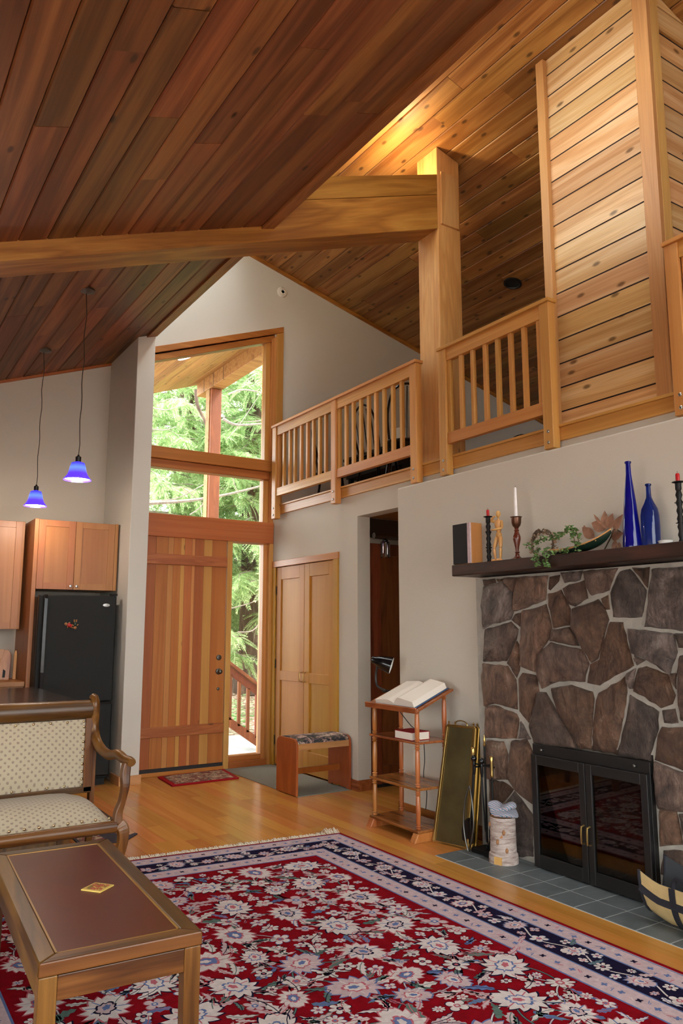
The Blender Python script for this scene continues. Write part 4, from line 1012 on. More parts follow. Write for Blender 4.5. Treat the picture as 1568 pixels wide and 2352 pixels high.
MB().ribbon(pp, .02, .022, (0, 1, 0)).build('leg', 'walnut_z', st, bevel=.005)
# ------------------------------------------------------------------ stone fireplace
XS = 3.90                                       # face of the stonework
fp = thing('fireplace', 'field stone fireplace surround with pale mortar joints', 'fireplace', (XS, 4.26, 0))
YF0, YF1 = 2.80, 3.675                          # firebox opening
m = MB()
m.box(.014, .115, -2.7, -.05, .80, 1.875); m.box(.014, .115, YF1-4.26, -.05, 0, .80); m.box(.014, .115, -2.7, YF0-4.26, 0, .80)
m.build('mortar', 'mortar', fp)
ZA = lambda a, b: (1080+a/3.213, 1300+b/3.213)
ZB = lambda a, b: (780+a/3.136, 1450+b/3.136)
ZC = lambda a, b: (1180+a/4.041, 1680+b/4.041)
STA = [[(90,150),(240,120),(310,200),(310,340),(290,395),(150,430),(95,465),(80,300)], [(85,100),(170,95),(180,125),(95,145)], [(185,95),(240,90),(235,115),(190,118)],
 [(245,90),(345,85),(310,190),(250,130)], [(350,85),(560,75),(545,250),(330,335),(315,330),(320,200)], [(570,75),(655,60),(650,110),(575,185),(560,180)], [(660,50),(815,35),(800,105),(690,120)],
 [(830,40),(1075,15),(1010,180),(890,215),(850,150)], [(670,165),(720,135),(830,105),(860,240),(760,295),(720,280)], [(565,200),(660,170),(735,310),(735,440),(605,455),(570,290)],
 [(385,335),(550,290),(595,465),(570,545),(490,660),(470,775),(370,740),(375,480)], [(315,355),(370,345),(360,450),(300,400)], [(100,470),(290,410),(345,465),(330,540),(260,700),(90,705)],
 [(330,560),(355,600),(355,770),(335,820),(270,720)], [(605,470),(730,455),(790,590),(590,555)], [(755,320),(940,255),(990,340),(1010,400),(930,680),(880,705),(830,620),(740,450)],
 [(950,240),(1010,210),(1020,320),(985,330)], [(1020,200),(1090,35),(1170,20),(1290,180),(1260,380),(1120,390),(1040,380)], [(1185,15),(1310,10),(1300,150)], [(1335,20),(1640,5),(1640,490),(1270,455),(1310,170)],
 [(1020,420),(1110,420),(1150,560),(1200,740),(1050,820),(940,890),(850,870),(870,730),(940,690)], [(1160,465),(1490,500),(1515,640),(1460,790),(1290,690),(1180,640)], [(1510,505),(1640,510),(1640,620),(1530,600)],
 [(1195,655),(1280,695),(1215,730)], [(590,570),(810,620),(860,720),(830,850),(640,850),(520,905),(480,780),(500,650)], [(90,725),(265,740),(330,840),(335,1060),(170,1010),(110,1030),(85,880)],
 [(345,830),(370,780),(490,805),(500,920),(420,1170),(350,1080)], [(110,1040),(160,1025),(330,1090),(350,1130),(335,1275),(100,1270)], [(360,1140),(440,1280),(345,1275)],
 [(500,935),(550,935),(640,1090),(760,1280),(765,1340),(560,1325),(470,1310),(430,1190)], [(600,910),(740,885),(890,930),(900,980),(880,1350),(800,1345),(770,1290),(640,1070)],
 [(930,940),(1130,820),(1150,930),(1110,1200),(1060,1390),(880,1360),(905,1050)], [(1145,800),(1210,760),(1190,900),(1170,900)], [(1230,750),(1290,735),(1450,800),(1510,960),(1490,1020),(1400,1050),(1190,920)],
 [(1460,800),(1510,790),(1505,900)], [(1165,950),(1390,1070),(1380,1200),(1310,1440),(1070,1400),(1120,1200)], [(1410,1070),(1500,1050),(1525,1160),(1420,1165)],
 [(1400,1190),(1640,1190),(1640,1540),(1350,1440),(1370,1250)], [(1530,670),(1640,650),(1640,1180),(1540,1140),(1520,980)], [(120,1290),(235,1300),(270,1400),(260,1570),(110,1570)]]
STB = [[(1230,790),(1340,785),(1395,900),(1390,1250),(1290,1180),(1210,1070)], [(1060,1060),(1190,1085),(1245,1140),(1180,1230),(1100,1260),(1065,1300)], [(1250,1150),(1395,1330),(1395,1640),(1080,1640),(1075,1300),(1190,1240)]]
STC = [[(1300,290),(1700,440),(1700,760),(1330,720),(1310,660),(1300,480)], [(1345,730),(1500,750),(1550,1050),(1345,1060)], [(1520,770),(1700,780),(1700,1090),(1570,1050)], [(1370,1100),(1700,1120),(1700,1400),(1350,1330)]]
polys = [[at(*ZA(a, b), x=XS) for a, b in q] for q in STA]+[[at(*ZB(a, b), x=XS) for a, b in q] for q in STB]+[[at(*ZC(a, b), x=XS) for a, b in q] for q in STC]
polys = [[(p.y-4.26, p.z) for p in q] for q in polys]
# the courses that carry on beyond the picture's right edge
RS = random.Random(4)
zz = 0.02
while zz < 1.84:
    h = min(RS.uniform(.2, .34), 1.87-zz); yy_ = -1.865
    while yy_ > -2.6:
        w_ = RS.uniform(.22, .4); j = lambda: RS.uniform(-.02, .02)
        polys.append([(yy_+j(), zz+.01), (yy_-w_+.02+j(), zz+.015), (yy_-w_+.02+j(), zz+h-.02), (yy_-w_/2, zz+h-.012+j()*.4), (yy_+j(), zz+h-.02)]); yy_ -= w_
    zz += h
def stone(poly, rnd):
    cy = sum(p[0] for p in poly)/len(poly); cz = sum(p[1] for p in poly)/len(poly)
    # fine outline with slight jitter
    pts = []
    for i, p in enumerate(poly):
        q = poly[(i+1) % len(poly)]; L = math.hypot(q[0]-p[0], q[1]-p[1]); n = max(1, int(L/.035))
        for k in range(n):
            t = k/n; pts.append((p[0]+(q[0]-p[0])*t+rnd.uniform(-.004, .004), p[1]+(q[1]-p[1])*t+rnd.uniform(-.004, .004)))
    R_ = max(math.hypot(y-cy, z-cz) for y, z in pts); g_ = 1+.0065/max(R_, .05)
    pts = [(max(-2.7, cy+(y-cy)*g_), min(1.876, max(.004, cz+(z-cz)*g_))) for y, z in pts]
    n = len(pts); pr = rnd.uniform(-.012, .016); tl = (rnd.uniform(-.05, .05), rnd.uniform(-.05, .05))
    size = math.sqrt(abs(sum(pts[i][0]*pts[(i+1) % n][1]-pts[(i+1) % n][0]*pts[i][1] for i in range(n)))/2)
    vs = []; rings = [(1.0, .05), (1.0, .012), (1-.018/max(size, .05), -.006), (1-.05/max(size, .05), -.014), (.45, -.018)]
    for k, (s, d) in enumerate(rings):
        for (y, z) in pts:
            yy = cy+(y-cy)*s; zz = cz+(z-cz)*s
            x = d+(0 if k == 0 else pr+tl[0]*(yy-cy)+tl[1]*(zz-cz)+(rnd.uniform(-.004, .004) if k > 1 else 0))
            vs.append((x, yy, zz))
    vs.append((-.02+pr, cy, cz)); fs = []
    for k in range(len(rings)-1):
        for i in range(n): fs.append((k*n+i, k*n+(i+1) % n, (k+1)*n+(i+1) % n, (k+1)*n+i))
    b = (len(rings)-1)*n
    for i in range(n): fs.append((b+i, b+(i+1) % n, len(vs)-1))
    m = MB(); m.add(vs, fs); return m
for q in polys: stone(q, RS).build('stone', 'field_stone', fp, smooth=True)
# mantel
mn = thing('mantel_shelf', 'thick dark timber mantel shelf above the stone fireplace', 'mantel', (3.73, 4.266, 1.885))
m = MB().box(0, .29, -2.66, 0, 0, .083); m.build('beam', 'mantel_wood', mn, bevel=.008)
# firebox
fb = thing('fireplace_insert', 'black metal fireplace insert with two glass doors', 'fireplace insert', (3.865, YF0, .0))
FWd = YF1-YF0
m = MB(); m.box(.012, .05, .0, FWd, .70, .765); m.box(.012, .05, 0, .02, 0, .70); m.box(.012, .05, FWd-.02, FWd, 0, .70)
m.build('surround', 'black_metal', fb, bevel=.002)
m = MB(); m.box(.05, .153, .0, .012, .0, .74); m.box(.05, .153, FWd-.012, FWd, 0, .74); m.box(.05, .153, 0, FWd, .72, .74); m.box(.14, .153, .012, FWd-.012, .012, .72); m.box(.05, .14, .012, FWd-.012, .0, .012)
m.build('firebox_lining', 'mud', fb)
for y0, y1 in ((.006, FWd/2-.002), (FWd/2+.002, FWd-.006)):
    m = MB(); m.box(-.014, .012, y0, y0+.045, .012, .70); m.box(-.014, .012, y1-.045, y1, .012, .70); m.box(-.0135, .012, y0+.045, y1-.045, .012, .09); m.box(-.0135, .012, y0+.045, y1-.045, .64, .70)
    dd = m.build('glass_door', 'black_metal', fb, bevel=.003)
    MB().box(-.002, .003, y0+.045, y1-.045, .09, .64).build('pane', 'fire_glass', dd)
    yh = FWd/2+(-.022 if y0 < .1 else .022)
    MB().tube([(-.014, yh, .235), (-.04, yh, .24), (-.042, yh, .28), (-.042, yh, .32), (-.04, yh, .335), (-.014, yh, .34)], .006, 8).build('handle', 'brass', dd, smooth=True)
for yk in (.09, FWd-.09):
    MB().lathe([(.01, 0), (.01, -.02), (.005, -.024)], (.012, yk, .735), 10, 'x').build('damper_knob', 'dark_steel', fb, smooth=True)
# hearth of slate tiles, flush with the floor
he = thing('hearth', 'slate tile hearth laid in the floor before the fireplace', 'hearth', (3.49, 4.22, 0))
MB().box(0, .53, -3.0, 0, -.02, .002).build('grout_bed', 'grout', he)
tw = .195; src = None
for i in range(3):
    for j in range(12):
        x0 = i*tw; x1 = min(x0+tw, .53); y1 = -j*tw
        if x1-x0 < .05 or y1-tw < -2.6: continue
        m = MB().box(x0+.004, x1-.004, y1-tw+.004, y1-.004, -.01, .0045); m.build('tile', 'slate', he, bevel=.0015)
# ------------------------------------------------------------------ book stand
bs = thing('book_stand', 'wooden book stand with turned posts and slanted top', 'book stand', (3.58, 4.51, 0))
BD, BL = .32, .605
def turned(x, y, z0, z1, r=.0165):
    L = z1-z0; pr = [(r*.9, 0)]
    for t, q in ((.03, 1.2), (.06, .8), (.08, 1.3), (.11, .75), (.14, 1.0), (.5, 1.15), (.82, 1.0), (.86, .75), (.89, 1.3), (.92, .8), (.95, 1.25), (.98, .9), (1, .9)): pr.append((r*q, L*t))
    return MB().lathe(pr, (x, y, z0), 14)
shz = [(.062, .082), (.352, .37), (.675, .692)]
for z0, z1 in shz:
    MB().prism([(0, .0), (BD, .0), (BD, BL), (0, BL)], 'z', z0, z1).build('shelf', 'honey_shelf', bs, bevel=.006)
tz = lambda x: .925+(1.055-.925)*x/BD
for px_ in (.03, BD-.03):
    for py_ in (.035, BL-.035):
        segs = [(.082, .352), (.37, .675), (.692, tz(px_)-.012)]
        m = MB()
        for a, b in segs:
            t_ = turned(px_, py_, a, b); m.add(t_.v, t_.f)
        m.build('turned_post', 'honey_wood', bs, smooth=True)
for py_ in (.0, BL-.06):
    MB().prism([(-.035, 0), (BD+.0, 0), (BD-.02, .062), (-.0, .062)], 'y', py_, py_+.06).build('foot', 'honey_wood', bs, bevel=.004)
m = MB(); m.prism([(-.01, tz(-.01)-.018), (BD+.02, tz(BD+.02)-.018), (BD+.02, tz(BD+.02)), (-.01, tz(-.01))], 'y', -.02, BL+.02); m.build('slanted_top', 'honey_shelf', bs, bevel=.004)
MB().prism([(-.022, tz(-.02)-.02), (-.008, tz(-.02)-.02), (-.012, tz(-.02)+.022), (-.026, tz(-.02)+.018)], 'y', -.02, BL+.02).build('book_ledge', 'honey_shelf', bs, bevel=.003)
# open book on the slanted top (local x up the slope, y along the stand)
ang = math.atan((1.055-.925)/BD)
ob = thing('open_book', 'thick open book lying on the slanted top of the book stand', 'book', (3.58, 4.52, tz(0)+.004), 0); ob.rotation_euler = (0, -ang, 0)
m = MB(); m.box(.0, .355, .005, .50, 0, .005); m.build('cover', 'navy_cover', ob, bevel=.001)
def half(sgn, y_sp, wd, th):
    prf = [(y_sp, .006), (y_sp, .02)]; n = 10
    for k in range(n+1):
        t = k/n; prf.append((y_sp+sgn*(.012+t*(wd-.012)), .02+th*math.sin(min(1, t*2.6+.15)*PI/2)*(1-.45*max(0, t-.3)/.7)))
    prf.append((y_sp+sgn*wd*1.02, .006)); return MB().prism(prf, 'y', .006, .345) if False else prf
for sgn, wd, th in ((-1, .235, .052), (1, .235, .026)):
    pr = half(sgn, .262, wd, th); m = MB(); m.prism(pr, 'x', .006, .345); m.build('page_block', 'paper', ob, smooth=True)
# red book on the second shelf
rb = thing('hardback_book', 'thick red hardback book lying on the middle shelf of the book stand', 'book', (3.60, 4.60, .6925))
MB().box(.004, .166, .0, .205, .004, .056).build('page_block', 'paper', rb)
m = MB(); m.box(0, .17, -.003, .21, 0, .004); m.box(0, .17, -.003, .21, .056, .06); m.box(.166, .17, -.003, .21, 0, .06); m.build('cover', 'red_cloth', rb, bevel=.001)
# clip-on lamp
q = at(868, 1596, x=3.90); 
la = thing('clip_lamp', 'black gooseneck clip lamp at the corner of the book stand', 'lamp', (3.755, 5.125, tz(.175)+.008))
MB().box(-.03, .02, -.03, .015, .0, .016).box(-.03, .02, -.03, .015, -.048, -.036).box(.022, .03, -.03, .015, -.048, .016).build('clamp', 'black_metal', la, bevel=.003)
lz = tz(.175)+.008
def lp(u, v): q_ = at(u, v, x=3.755); return (0, q_.y-5.125, q_.z-lz)
n0 = lp(866, 1598)
neck = catm([(0, 0, .01), lp(866, 1575), lp(863, 1550), lp(867, 1526)])
MB().tube(neck, .0095, 10).build('gooseneck', 'black_metal', la, smooth=True)
hd = MB().lathe([(.020, -.05), (.028, -.045), (.032, -.015), (.04, .0), (.052, .03), (.058, .06), (.072, .125), (.069, .125), (.052, .055), (.02, .02)], seg=24, cap=False)
hp_ = lp(866, 1518)
h_ = hd.build('lamp_head', 'black_gloss', la, hp_, smooth=True)
h_.rotation_euler = Vector((.70, -.66, -.30)).to_track_quat('Z', 'Y').to_euler()
c_ = MB().lathe([(.068, .123), (.051, .057), (.02, .022)], seg=24, cap=False).build('reflector', 'white_plastic', h_, smooth=True)
cdp = catm([(0, .0, -.045), (.06, -.06, -.12), (.13, -.16, -.26), (.175, -.24, -.32), (.18, -.26, -.5), (.175, -.25, -.63), (.18, -.28, -.75), (.175, -.27, -.88)])
MB().tube(cdp, .0035, 6).build('cord', 'black_matte', la, smooth=True)
# ------------------------------------------------------------------ folded brass fire screen leaning on the wall
B0, B1 = Vector((3.705, 4.495, .003)), Vector((3.765, 4.205, .006)); T0 = at(1027, 1666, x=3.855); T1 = at(1091, 1672, x=3.90)
fs_ = thing('fire_screen', 'folded brass fire screen leaning against the fireplace wall', 'fire screen', B0)
e1 = (B1-B0); e2 = (T0-B0); nrm = e1.cross(e2).normalized()
if nrm.x > 0: nrm = -nrm
for k in range(3):
    off = -nrm*(.024*k)+e1.normalized()*(.016*k); s_ = 1.0
    A, Bq, C_, D_ = [p-B0+off for p in (B0, B1, T1, T0)]
    def bar(p, q, hw=.009, ht=.007): 
        m = MB(); m.ribbon([p, q], hw, ht, tuple(nrm)); return m
    fm_ = MB()
    for p, q in ((A, D_), (Bq, C_), (A, Bq), (D_, C_)): 
        b_ = bar(p, q); fm_.add(b_.v, b_.f)
    fr_ = fm_.build('panel_frame', 'brass', fs_, bevel=.002)
    i_ = .03
    for p, q in ((A+(Bq-A)*.06, D_+(C_-D_)*.06), (A+(Bq-A)*.94, D_+(C_-D_)*.94)):
        bar(p+nrm*.003, q+nrm*.003, .003, .004).build('bead', 'brass', fr_)
    m = MB(); t_ = nrm*.002; m.add([A+t_, Bq+t_, C_+t_, D_+t_, A-t_, Bq-t_, C_-t_, D_-t_], [(0, 1, 2, 3), (7, 6, 5, 4), (0, 4, 5, 1), (1, 5, 6, 2), (2, 6, 7, 3), (3, 7, 4, 0)])
    m.build('mesh_panel', 'old_brass', fs_)
    for t in ((.06, .3, .94) if k == 0 else (.94,)):
        c0 = D_+(C_-D_)*t; MB().lathe([(.006, 0), (.009, .006), (.004, .012), (.008, .022), (.002, .03)], tuple(c0+Vector((0, 0, .005))), 10).build('finial', 'brass', fr_, smooth=True)
c0 = (D_+C_)/2 if False else ((T0+T1)/2-B0); ed = e1.normalized()
MB().tube(catm([c0-ed*.055, c0-ed*.05+Vector((0, 0, .025)), c0-ed*.02+Vector((0, 0, .04)), c0+ed*.02+Vector((0, 0, .04)), c0+ed*.05+Vector((0, 0, .025)), c0+ed*.055]), .0045, 8).build('handle', 'brass', fs_, smooth=True)
# ------------------------------------------------------------------ fire tools
ft = thing('fire_tool_stand', 'black iron fire tool stand with brass finial', 'tool stand', (3.815, 4.06, .005))
MB().box(-.07, .07, -.085, .085, 0, .03).build('base', 'black_iron', ft, bevel=.006)
MB().tube([(0, 0, .03), (0, 0, .70)], .008, 8).build('column', 'black_iron', ft, smooth=True)
MB().lathe([(.009, 0), (.012, .01), (.006, .02), (.011, .04), (.005, .06), (.002, .075)], (0, 0, .70), 10).build('finial', 'brass', ft, smooth=True)
MB().box(-.004, .004, -.09, .09, .565, .575).box(-.09, .09, -.004, .004, .565, .575).build('hook_bar', 'black_iron', ft)
def tool(name, label, dy, dx_, handle, end, ztop, lean):
    t = thing(name, label, 'fire tool', (3.815+dx_, 4.06+dy, .04), group='fire tools hanging on the stand')
    foot = Vector((lean[0], lean[1], .0)); topv = Vector((0, 0, ztop-.15))
    MB().tube([foot+Vector((0, 0, .12)), topv], .006, 8).build('shaft', 'black_iron', t, smooth=True)
    if handle == 'brass': MB().lathe([(.009, 0), (.013, .015), (.01, .03), (.013, .05), (.011, .1), (.015, .13), (.008, .14)], tuple(topv), 12).build('handle', 'brass', t, smooth=True)
    else:
        m = MB(); m.lathe([(.008, 0), (.012, .03), (.01, .09)], tuple(topv), 10); m.ball(tuple(topv+Vector((0, 0, .105))), .021, 12, 8); m.build('handle', 'black_gloss', t, smooth=True)
    if end == 'shovel':
        m = MB(); f0 = foot+Vector((0, 0, .14)); vs = []
        for (w_, z_, b_) in ((.012, .03, 0), (.05, -.0, -.004), (.062, -.06, -.012), (.058, -.12, -.012), (.02, -.14, -.004)):
            for s in (-1, 0, 1): vs.append((f0.x+b_+.014*abs(s)*-1, f0.y+w_*s, f0.z+z_))
        fs2 = []
        for i in range(4):
            for j in range(2): k = i*3+j; fs2.append((k, k+1, k+4, k+3))
        n0 = len(vs); m.add(vs+[(x+.004, y, z) for x, y, z in vs], fs2+[tuple(i+n0 for i in f[::-1]) for f in fs2]); m.build('shovel_blade', 'black_iron', t, smooth=True)
    elif end == 'tongs':
        for s in (-1, 1): MB().tube(catm([foot+Vector((0, .002*s, .40)), foot+Vector((-.01, .035*s, .30)), foot+Vector((-.015, .05*s, .16)), foot+Vector((-.02, .03*s, .05)), foot+Vector((-.02, .004*s, -.02))]), .0055, 8).build('tong_arm', 'dark_steel', t, smooth=True)
    elif end == 'poker':
        MB().tube(catm([foot+Vector((0, 0, .13)), foot+Vector((0, -.0, .06)), foot+Vector((-.005, -.03, .05)), foot+Vector((-.005, -.045, .09))]), .006, 8).build('hook', 'dark_steel', t, smooth=True)
    else:
        MB().lathe([(.012, .15), (.03, .13), (.036, .02), (.03, .0)], tuple(foot), 14).build('bristles', 'black_matte', t, smooth=True)
tool('fireplace_shovel', 'fire shovel with a brass handle at the left of the tool stand', .085, -.03, 'brass', 'shovel', .66, (0, .045))
tool('fireplace_tongs', 'fire tongs with a black ball handle on the tool stand', .035, -.07, 'ball', 'tongs', .63, (-.02, .03))
tool('fireplace_poker', 'fire poker with a black ball handle right of the finial', -.03, -.06, 'ball', 'poker', .62, (0, -.02))
tool('fireplace_brush', 'fire brush with a knurled brass handle right of the tool stand', -.075, -.01, 'brass', 'brush', .62, (.0, .0))
# birch log and work gloves
lg = thing('birch_log', 'upright birch log standing on the slate hearth', 'log', (3.765, 3.855, .0045))
m = MB(); R4 = random.Random(8)
prf = [(.095, 0), (.095, .03), (.093, .055), (.085, .062), (.084, .12), (.083, .2), (.082, .285)]
m.lathe(prf, seg=24); m.build('trunk', 'birch_bark', lg, smooth=True)
MB().lathe([(.001, .286), (.078, .286)], seg=24, cap=False).build('cut_end', 'pale_wood', lg)
MB().box(-.0965, -.07, -.03, .022, .004, .05).build('axe_cut', 'pale_wood', lg, (0, -.0, 0), (0, 0, rad(20)))
for k, (a, z_) in enumerate(((2.6, .235), (3.5, .14), (4.2, .09), (4.0, .2))): MB().ball((.084*math.cos(a), .084*math.sin(a), z_), .017, 10, 6, sc=(.6, .6, 1)).build('knot', 'leather_tan', lg, smooth=True)
gl = thing('work_gloves', 'crumpled striped work gloves lying on top of the birch log', 'gloves', (3.765, 3.855, .298))
def pad(name, c, sc, fold):
    m = MB(); m.ball((0, 0, 0), 1.0, 20, 12); out = []
    for x, y, z in m.v:
        X, Y_, Z_ = x*sc[0], y*sc[1], z*sc[2]
        Z_ += .014*math.sin(fold*Y_*28+X*20)-.5*max(0, math.hypot(X, Y_)-.07)
        out.append((X+c[0], Y_+c[1], Z_+c[2]))
    m.v = out; return m.build(name, 'glove_knit', gl, smooth=True)
pad('glove', (-.005, -.02, .028), (.085, .10, .022), 1); pad('glove', (-.02, .035, .045), (.05, .065, .026), 1.6); pad('cuff', (.02, -.03, .05), (.055, .06, .028), -1.3)
# ------------------------------------------------------------------ canvas log carrier at the right edge
bg_ = thing('log_carrier', 'tan canvas log carrier with black straps at the right edge', 'bag', (3.585, 2.715, .005))
nU, nV = 18, 10; LY = .75; vs = []; fs = []
def carrier(u, v):
    # u along the bag (y), v across from front rim over the bottom to the back rim
    a = (v-.5)*PI*1.02; y = -u*LY
    end = min(1, 5*min(u+.03, 1.03-u)); lift = (1-end)**1.5*.05
    wd = .125*(.8+.2*end); x = .135+wd*math.sin(a)+.02*(a > 0); z = .21-.21*math.cos(a)*1.0
    z = max(.0, z+lift*(1 if a < 0 else 1.2))+(.03 if a > 0 else .0)*abs(math.sin(a))**4
    return (x+.01*math.sin(u*9), y, z)
for i in range(nU+1):
    for j in range(nV+1): vs.append(carrier(i/nU, j/nV))
for i in range(nU):
    for j in range(nV): k = i*(nV+1)+j; fs.append((k, k+1, k+nV+2, k+nV+1))
m = MB(); m.add(vs, fs, 0); n0 = len(vs)
ce = Vector((.135, -LY/2, .2))
ins = []
for p in vs:
    d = (ce-Vector(p)); d.y *= .05; ins.append(tuple(Vector(p)+d.normalized()*.008))
m.add(ins, [f[::-1] for f in fs], 1)
rim = []
for i in range(nU): rim += [(i*(nV+1), (i+1)*(nV+1), (i+1)*(nV+1)+n0, i*(nV+1)+n0), ((i+1)*(nV+1)-1, (i+1)*(nV+1)-1+n0, (i+2)*(nV+1)-1+n0, (i+2)*(nV+1)-1)]
for j in range(nV): rim += [(j, j+n0, j+1+n0, j+1), (nU*(nV+1)+j, nU*(nV+1)+j+1, nU*(nV+1)+j+1+n0, nU*(nV+1)+j+n0)]
m.f += rim; m.mi += [1]*len(rim)
m.build('canvas_sling', ['canvas', 'dark_lining'], bg_, smooth=True)
def strap(pts, hw, name='strap'):
    m = MB(); P = [Vector(p)+Vector((-.006, 0, .0)) for p in pts]; m.ribbon(P, hw, .003, (-1, 0, .3)); return m.build(name, 'black_web', bg_)
strap([carrier(u/20, .13) for u in range(0, 21)], .017)
for u0 in (.27, .74):
    strap([Vector(carrier(u0, v/20))+Vector((-.003, 0, 0)) for v in range(0, 11)], .016)
ed_ = [carrier(0, v/20) for v in range(21)]
MB().tube(ed_, .009, 8).build('edge_binding', 'black_web', bg_, smooth=True)
MB().tube(catm([carrier(.27, .03), Vector(carrier(.3, .0))+Vector((.01, 0, .05)), Vector(carrier(.5, .0))+Vector((-.05, 0, .03)), Vector(carrier(.70, .0))+Vector((.01, 0, .05)), carrier(.74, .03)]), .011, 8).build('handle', 'black_web', bg_, smooth=True)
# ------------------------------------------------------------------ things on the mantel (top at z = ZM)
ZM = 1.9685
sp0 = at(1037, 1250, x=3.745); sp1 = at(1079, 1250, x=3.745); dxs = at(1120, 1250, y=sp1.y).x
spk = thing('speaker', 'small wooden loudspeaker with black front at the end of the mantel', 'speaker', (3.745, sp1.y, ZM))
wS = sp0.y-sp1.y-.012; hS = at(1037, 1206, x=3.745).z-ZM; dS = min(dxs-3.745, .12)
MB().box(.012, dS, .0, wS, 0, hS).build('cabinet', 'kitchen_wood', spk, bevel=.004)
MB().box(.0, .012, .03, wS, .004, hS-.002).build('grille', 'black_matte', spk, bevel=.003)
MB().box(.0, .012, .0, .029, .004, hS-.002).build('edge_strip', 'rug_pink', spk, bevel=.001)
def candle_twist(label, u, vb, vt, vc, x, cat='candle holder'):
    y = at(u, 1250, x=x).y; zt = at(u, vt, x=x).z; t = thing('candle_holder', label, cat, (x, y, ZM)); H_ = zt-ZM
    MB().lathe([(.05, 0), (.05, .008), (.018, .014), (.012, .03)]+[(.012+.007*(k % 2), .03+(H_-.08)*k/12) for k in range(1, 12)]+[(.012, H_-.05), (.017, H_-.04), (.017, H_-.006), (.034, H_), (.03, H_+.004), (.012, H_+.003)], seg=16).build('stem', 'black_iron', t, smooth=True)
    for k in (.33, .66):
        m = MB()
        for s in range(4): a = s*PI/2; m.tube([(0, 0, H_*k), (.028*math.cos(a), .028*math.sin(a), H_*k+.006)], .003, 6)
        m.build('thorn', 'black_iron', t)
    hc = at(u, vc, x=x).z-zt
    cn = thing('red_candle', 'short red candle in the '+label.split(' ', 1)[1], 'candle', (x, y, zt+.005))
    MB().lathe([(.0115, 0), (.0115, hc-.008), (.008, hc-.003), (.002, hc-.002)], seg=14).build('wax', 'red_wax', cn, smooth=True)
    MB().tube([(0, 0, hc-.003), (0, 0, hc+.01)], .0012, 6).build('wick', 'black_matte', cn)
candle_twist('black iron candle holder next to the speaker', 1122, 1285, 1187, 1171, 3.90)
# artist's mannequin
ym = at(1146, 1250, x=3.86).y; ma = thing('artist_mannequin', 'jointed wooden artist mannequin standing on the mantel', 'mannequin', (3.86, ym, ZM))
hm = at(1147, 1172, x=3.86).z-ZM; k_ = hm/.31
def seg_(a, b, r0, r1, nm):
    m = MB(); A, B_ = Vector(a)*k_, Vector(b)*k_; n = 6
    m.tube([A+(B_-A)*i/n for i in range(n+1)], [(r0+(r1-r0)*i/n)*k_*(.6 if i in (0, n) else 1) for i in range(n+1)], 10); return m.build(nm, 'pale_wood', ma, smooth=True)
# y+ is towards image left
MB().lathe([(.05*k_, 0), (.05*k_, .006), (.045*k_, .01)], seg=18).build('base', 'pale_wood', ma, smooth=True)
for s, ft_ in ((1, (.0, .034)), (-1, (-.01, -.018))):
    hip = (0, .013*s, .155); kn = (-.012, .016*s+ft_[1]*.4, .085); an = (ft_[0], ft_[1], .02)
    seg_(hip, kn, .014, .011, 'thigh'); seg_(kn, an, .011, .007, 'shin'); seg_((ft_[0]+.012, ft_[1], .014), (ft_[0]-.03, ft_[1]+.004, .013), .008, .007, 'foot')
MB().ball((0, 0, .165*k_), .021*k_, 12, 8, sc=(.85, 1, .9)).build('pelvis', 'pale_wood', ma, smooth=True)
MB().ball((0, 0, .19*k_), .015*k_, 10, 8).build('waist', 'pale_wood', ma, smooth=True)
MB().lathe([(.014*k_, .195*k_), (.022*k_, .21*k_), (.026*k_, .235*k_), (.02*k_, .25*k_), (.006*k_, .254*k_)], seg=14).build('chest', 'pale_wood', ma, smooth=True)
seg_((0, 0, .25), (0, 0, .268), .007, .006, 'neck')
MB().ball((0, 0, .289*k_), .017*k_, 12, 8, sc=(.9, .85, 1.25)).build('head', 'pale_wood', ma, smooth=True)
seg_((0, .026, .245), (-.006, .055, .252), .009, .008, 'upper_arm'); seg_((-.006, .055, .252), (-.02, .022, .272), .008, .006, 'forearm'); seg_((-.02, .022, .272), (-.022, .002, .274), .006, .004, 'hand')
seg_((0, -.026, .245), (-.008, -.036, .20), .009, .008, 'upper_arm'); seg_((-.008, -.036, .20), (-.032, .008, .192), .008, .006, 'forearm'); seg_((-.032, .008, .192), (-.036, .028, .193), .006, .004, 'hand')
# turned candlestick with white taper
yc = at(1187, 1250, x=3.85).y; zt = at(1187, 1187, x=3.85).z; H_ = zt-ZM
cs = thing('candlestick', 'turned reddish wood candlestick with a bronze cup on the mantel', 'candlestick', (3.85, yc, ZM))
MB().lathe([(.058, 0), (.058, .006), (.03, .016), (.016, .028), (.012, .05), (.018, .055), (.011, .062), (.014, .09), (.026, H_*.48), (.026, H_*.54), (.014, H_*.66), (.018, H_*.69), (.012, H_*.72), (.016, H_*.75)], seg=20).build('stem', 'turned_wood_red', cs, smooth=True)
MB().lathe([(.014, H_*.75), (.026, H_*.79), (.033, H_*.86), (.035, H_-.006), (.042, H_), (.036, H_+.001), (.03, H_-.012)], seg=20).build('cup', 'bronze', cs, smooth=True)
hc = at(1186, 1117, x=3.85).z-zt
wc = thing('white_candle', 'tall white taper candle in the turned candlestick', 'candle', (3.85, yc, zt-.012))
MB().lathe([(.012, 0), (.0115, hc*.4), (.0085, hc), (.003, hc+.008)], seg=14).build('wax', 'white_wax', wc, smooth=True)
MB().tube([(0, 0, hc+.005), (.001, 0, hc+.018)], .0012, 6).build('wick', 'black_matte', wc)
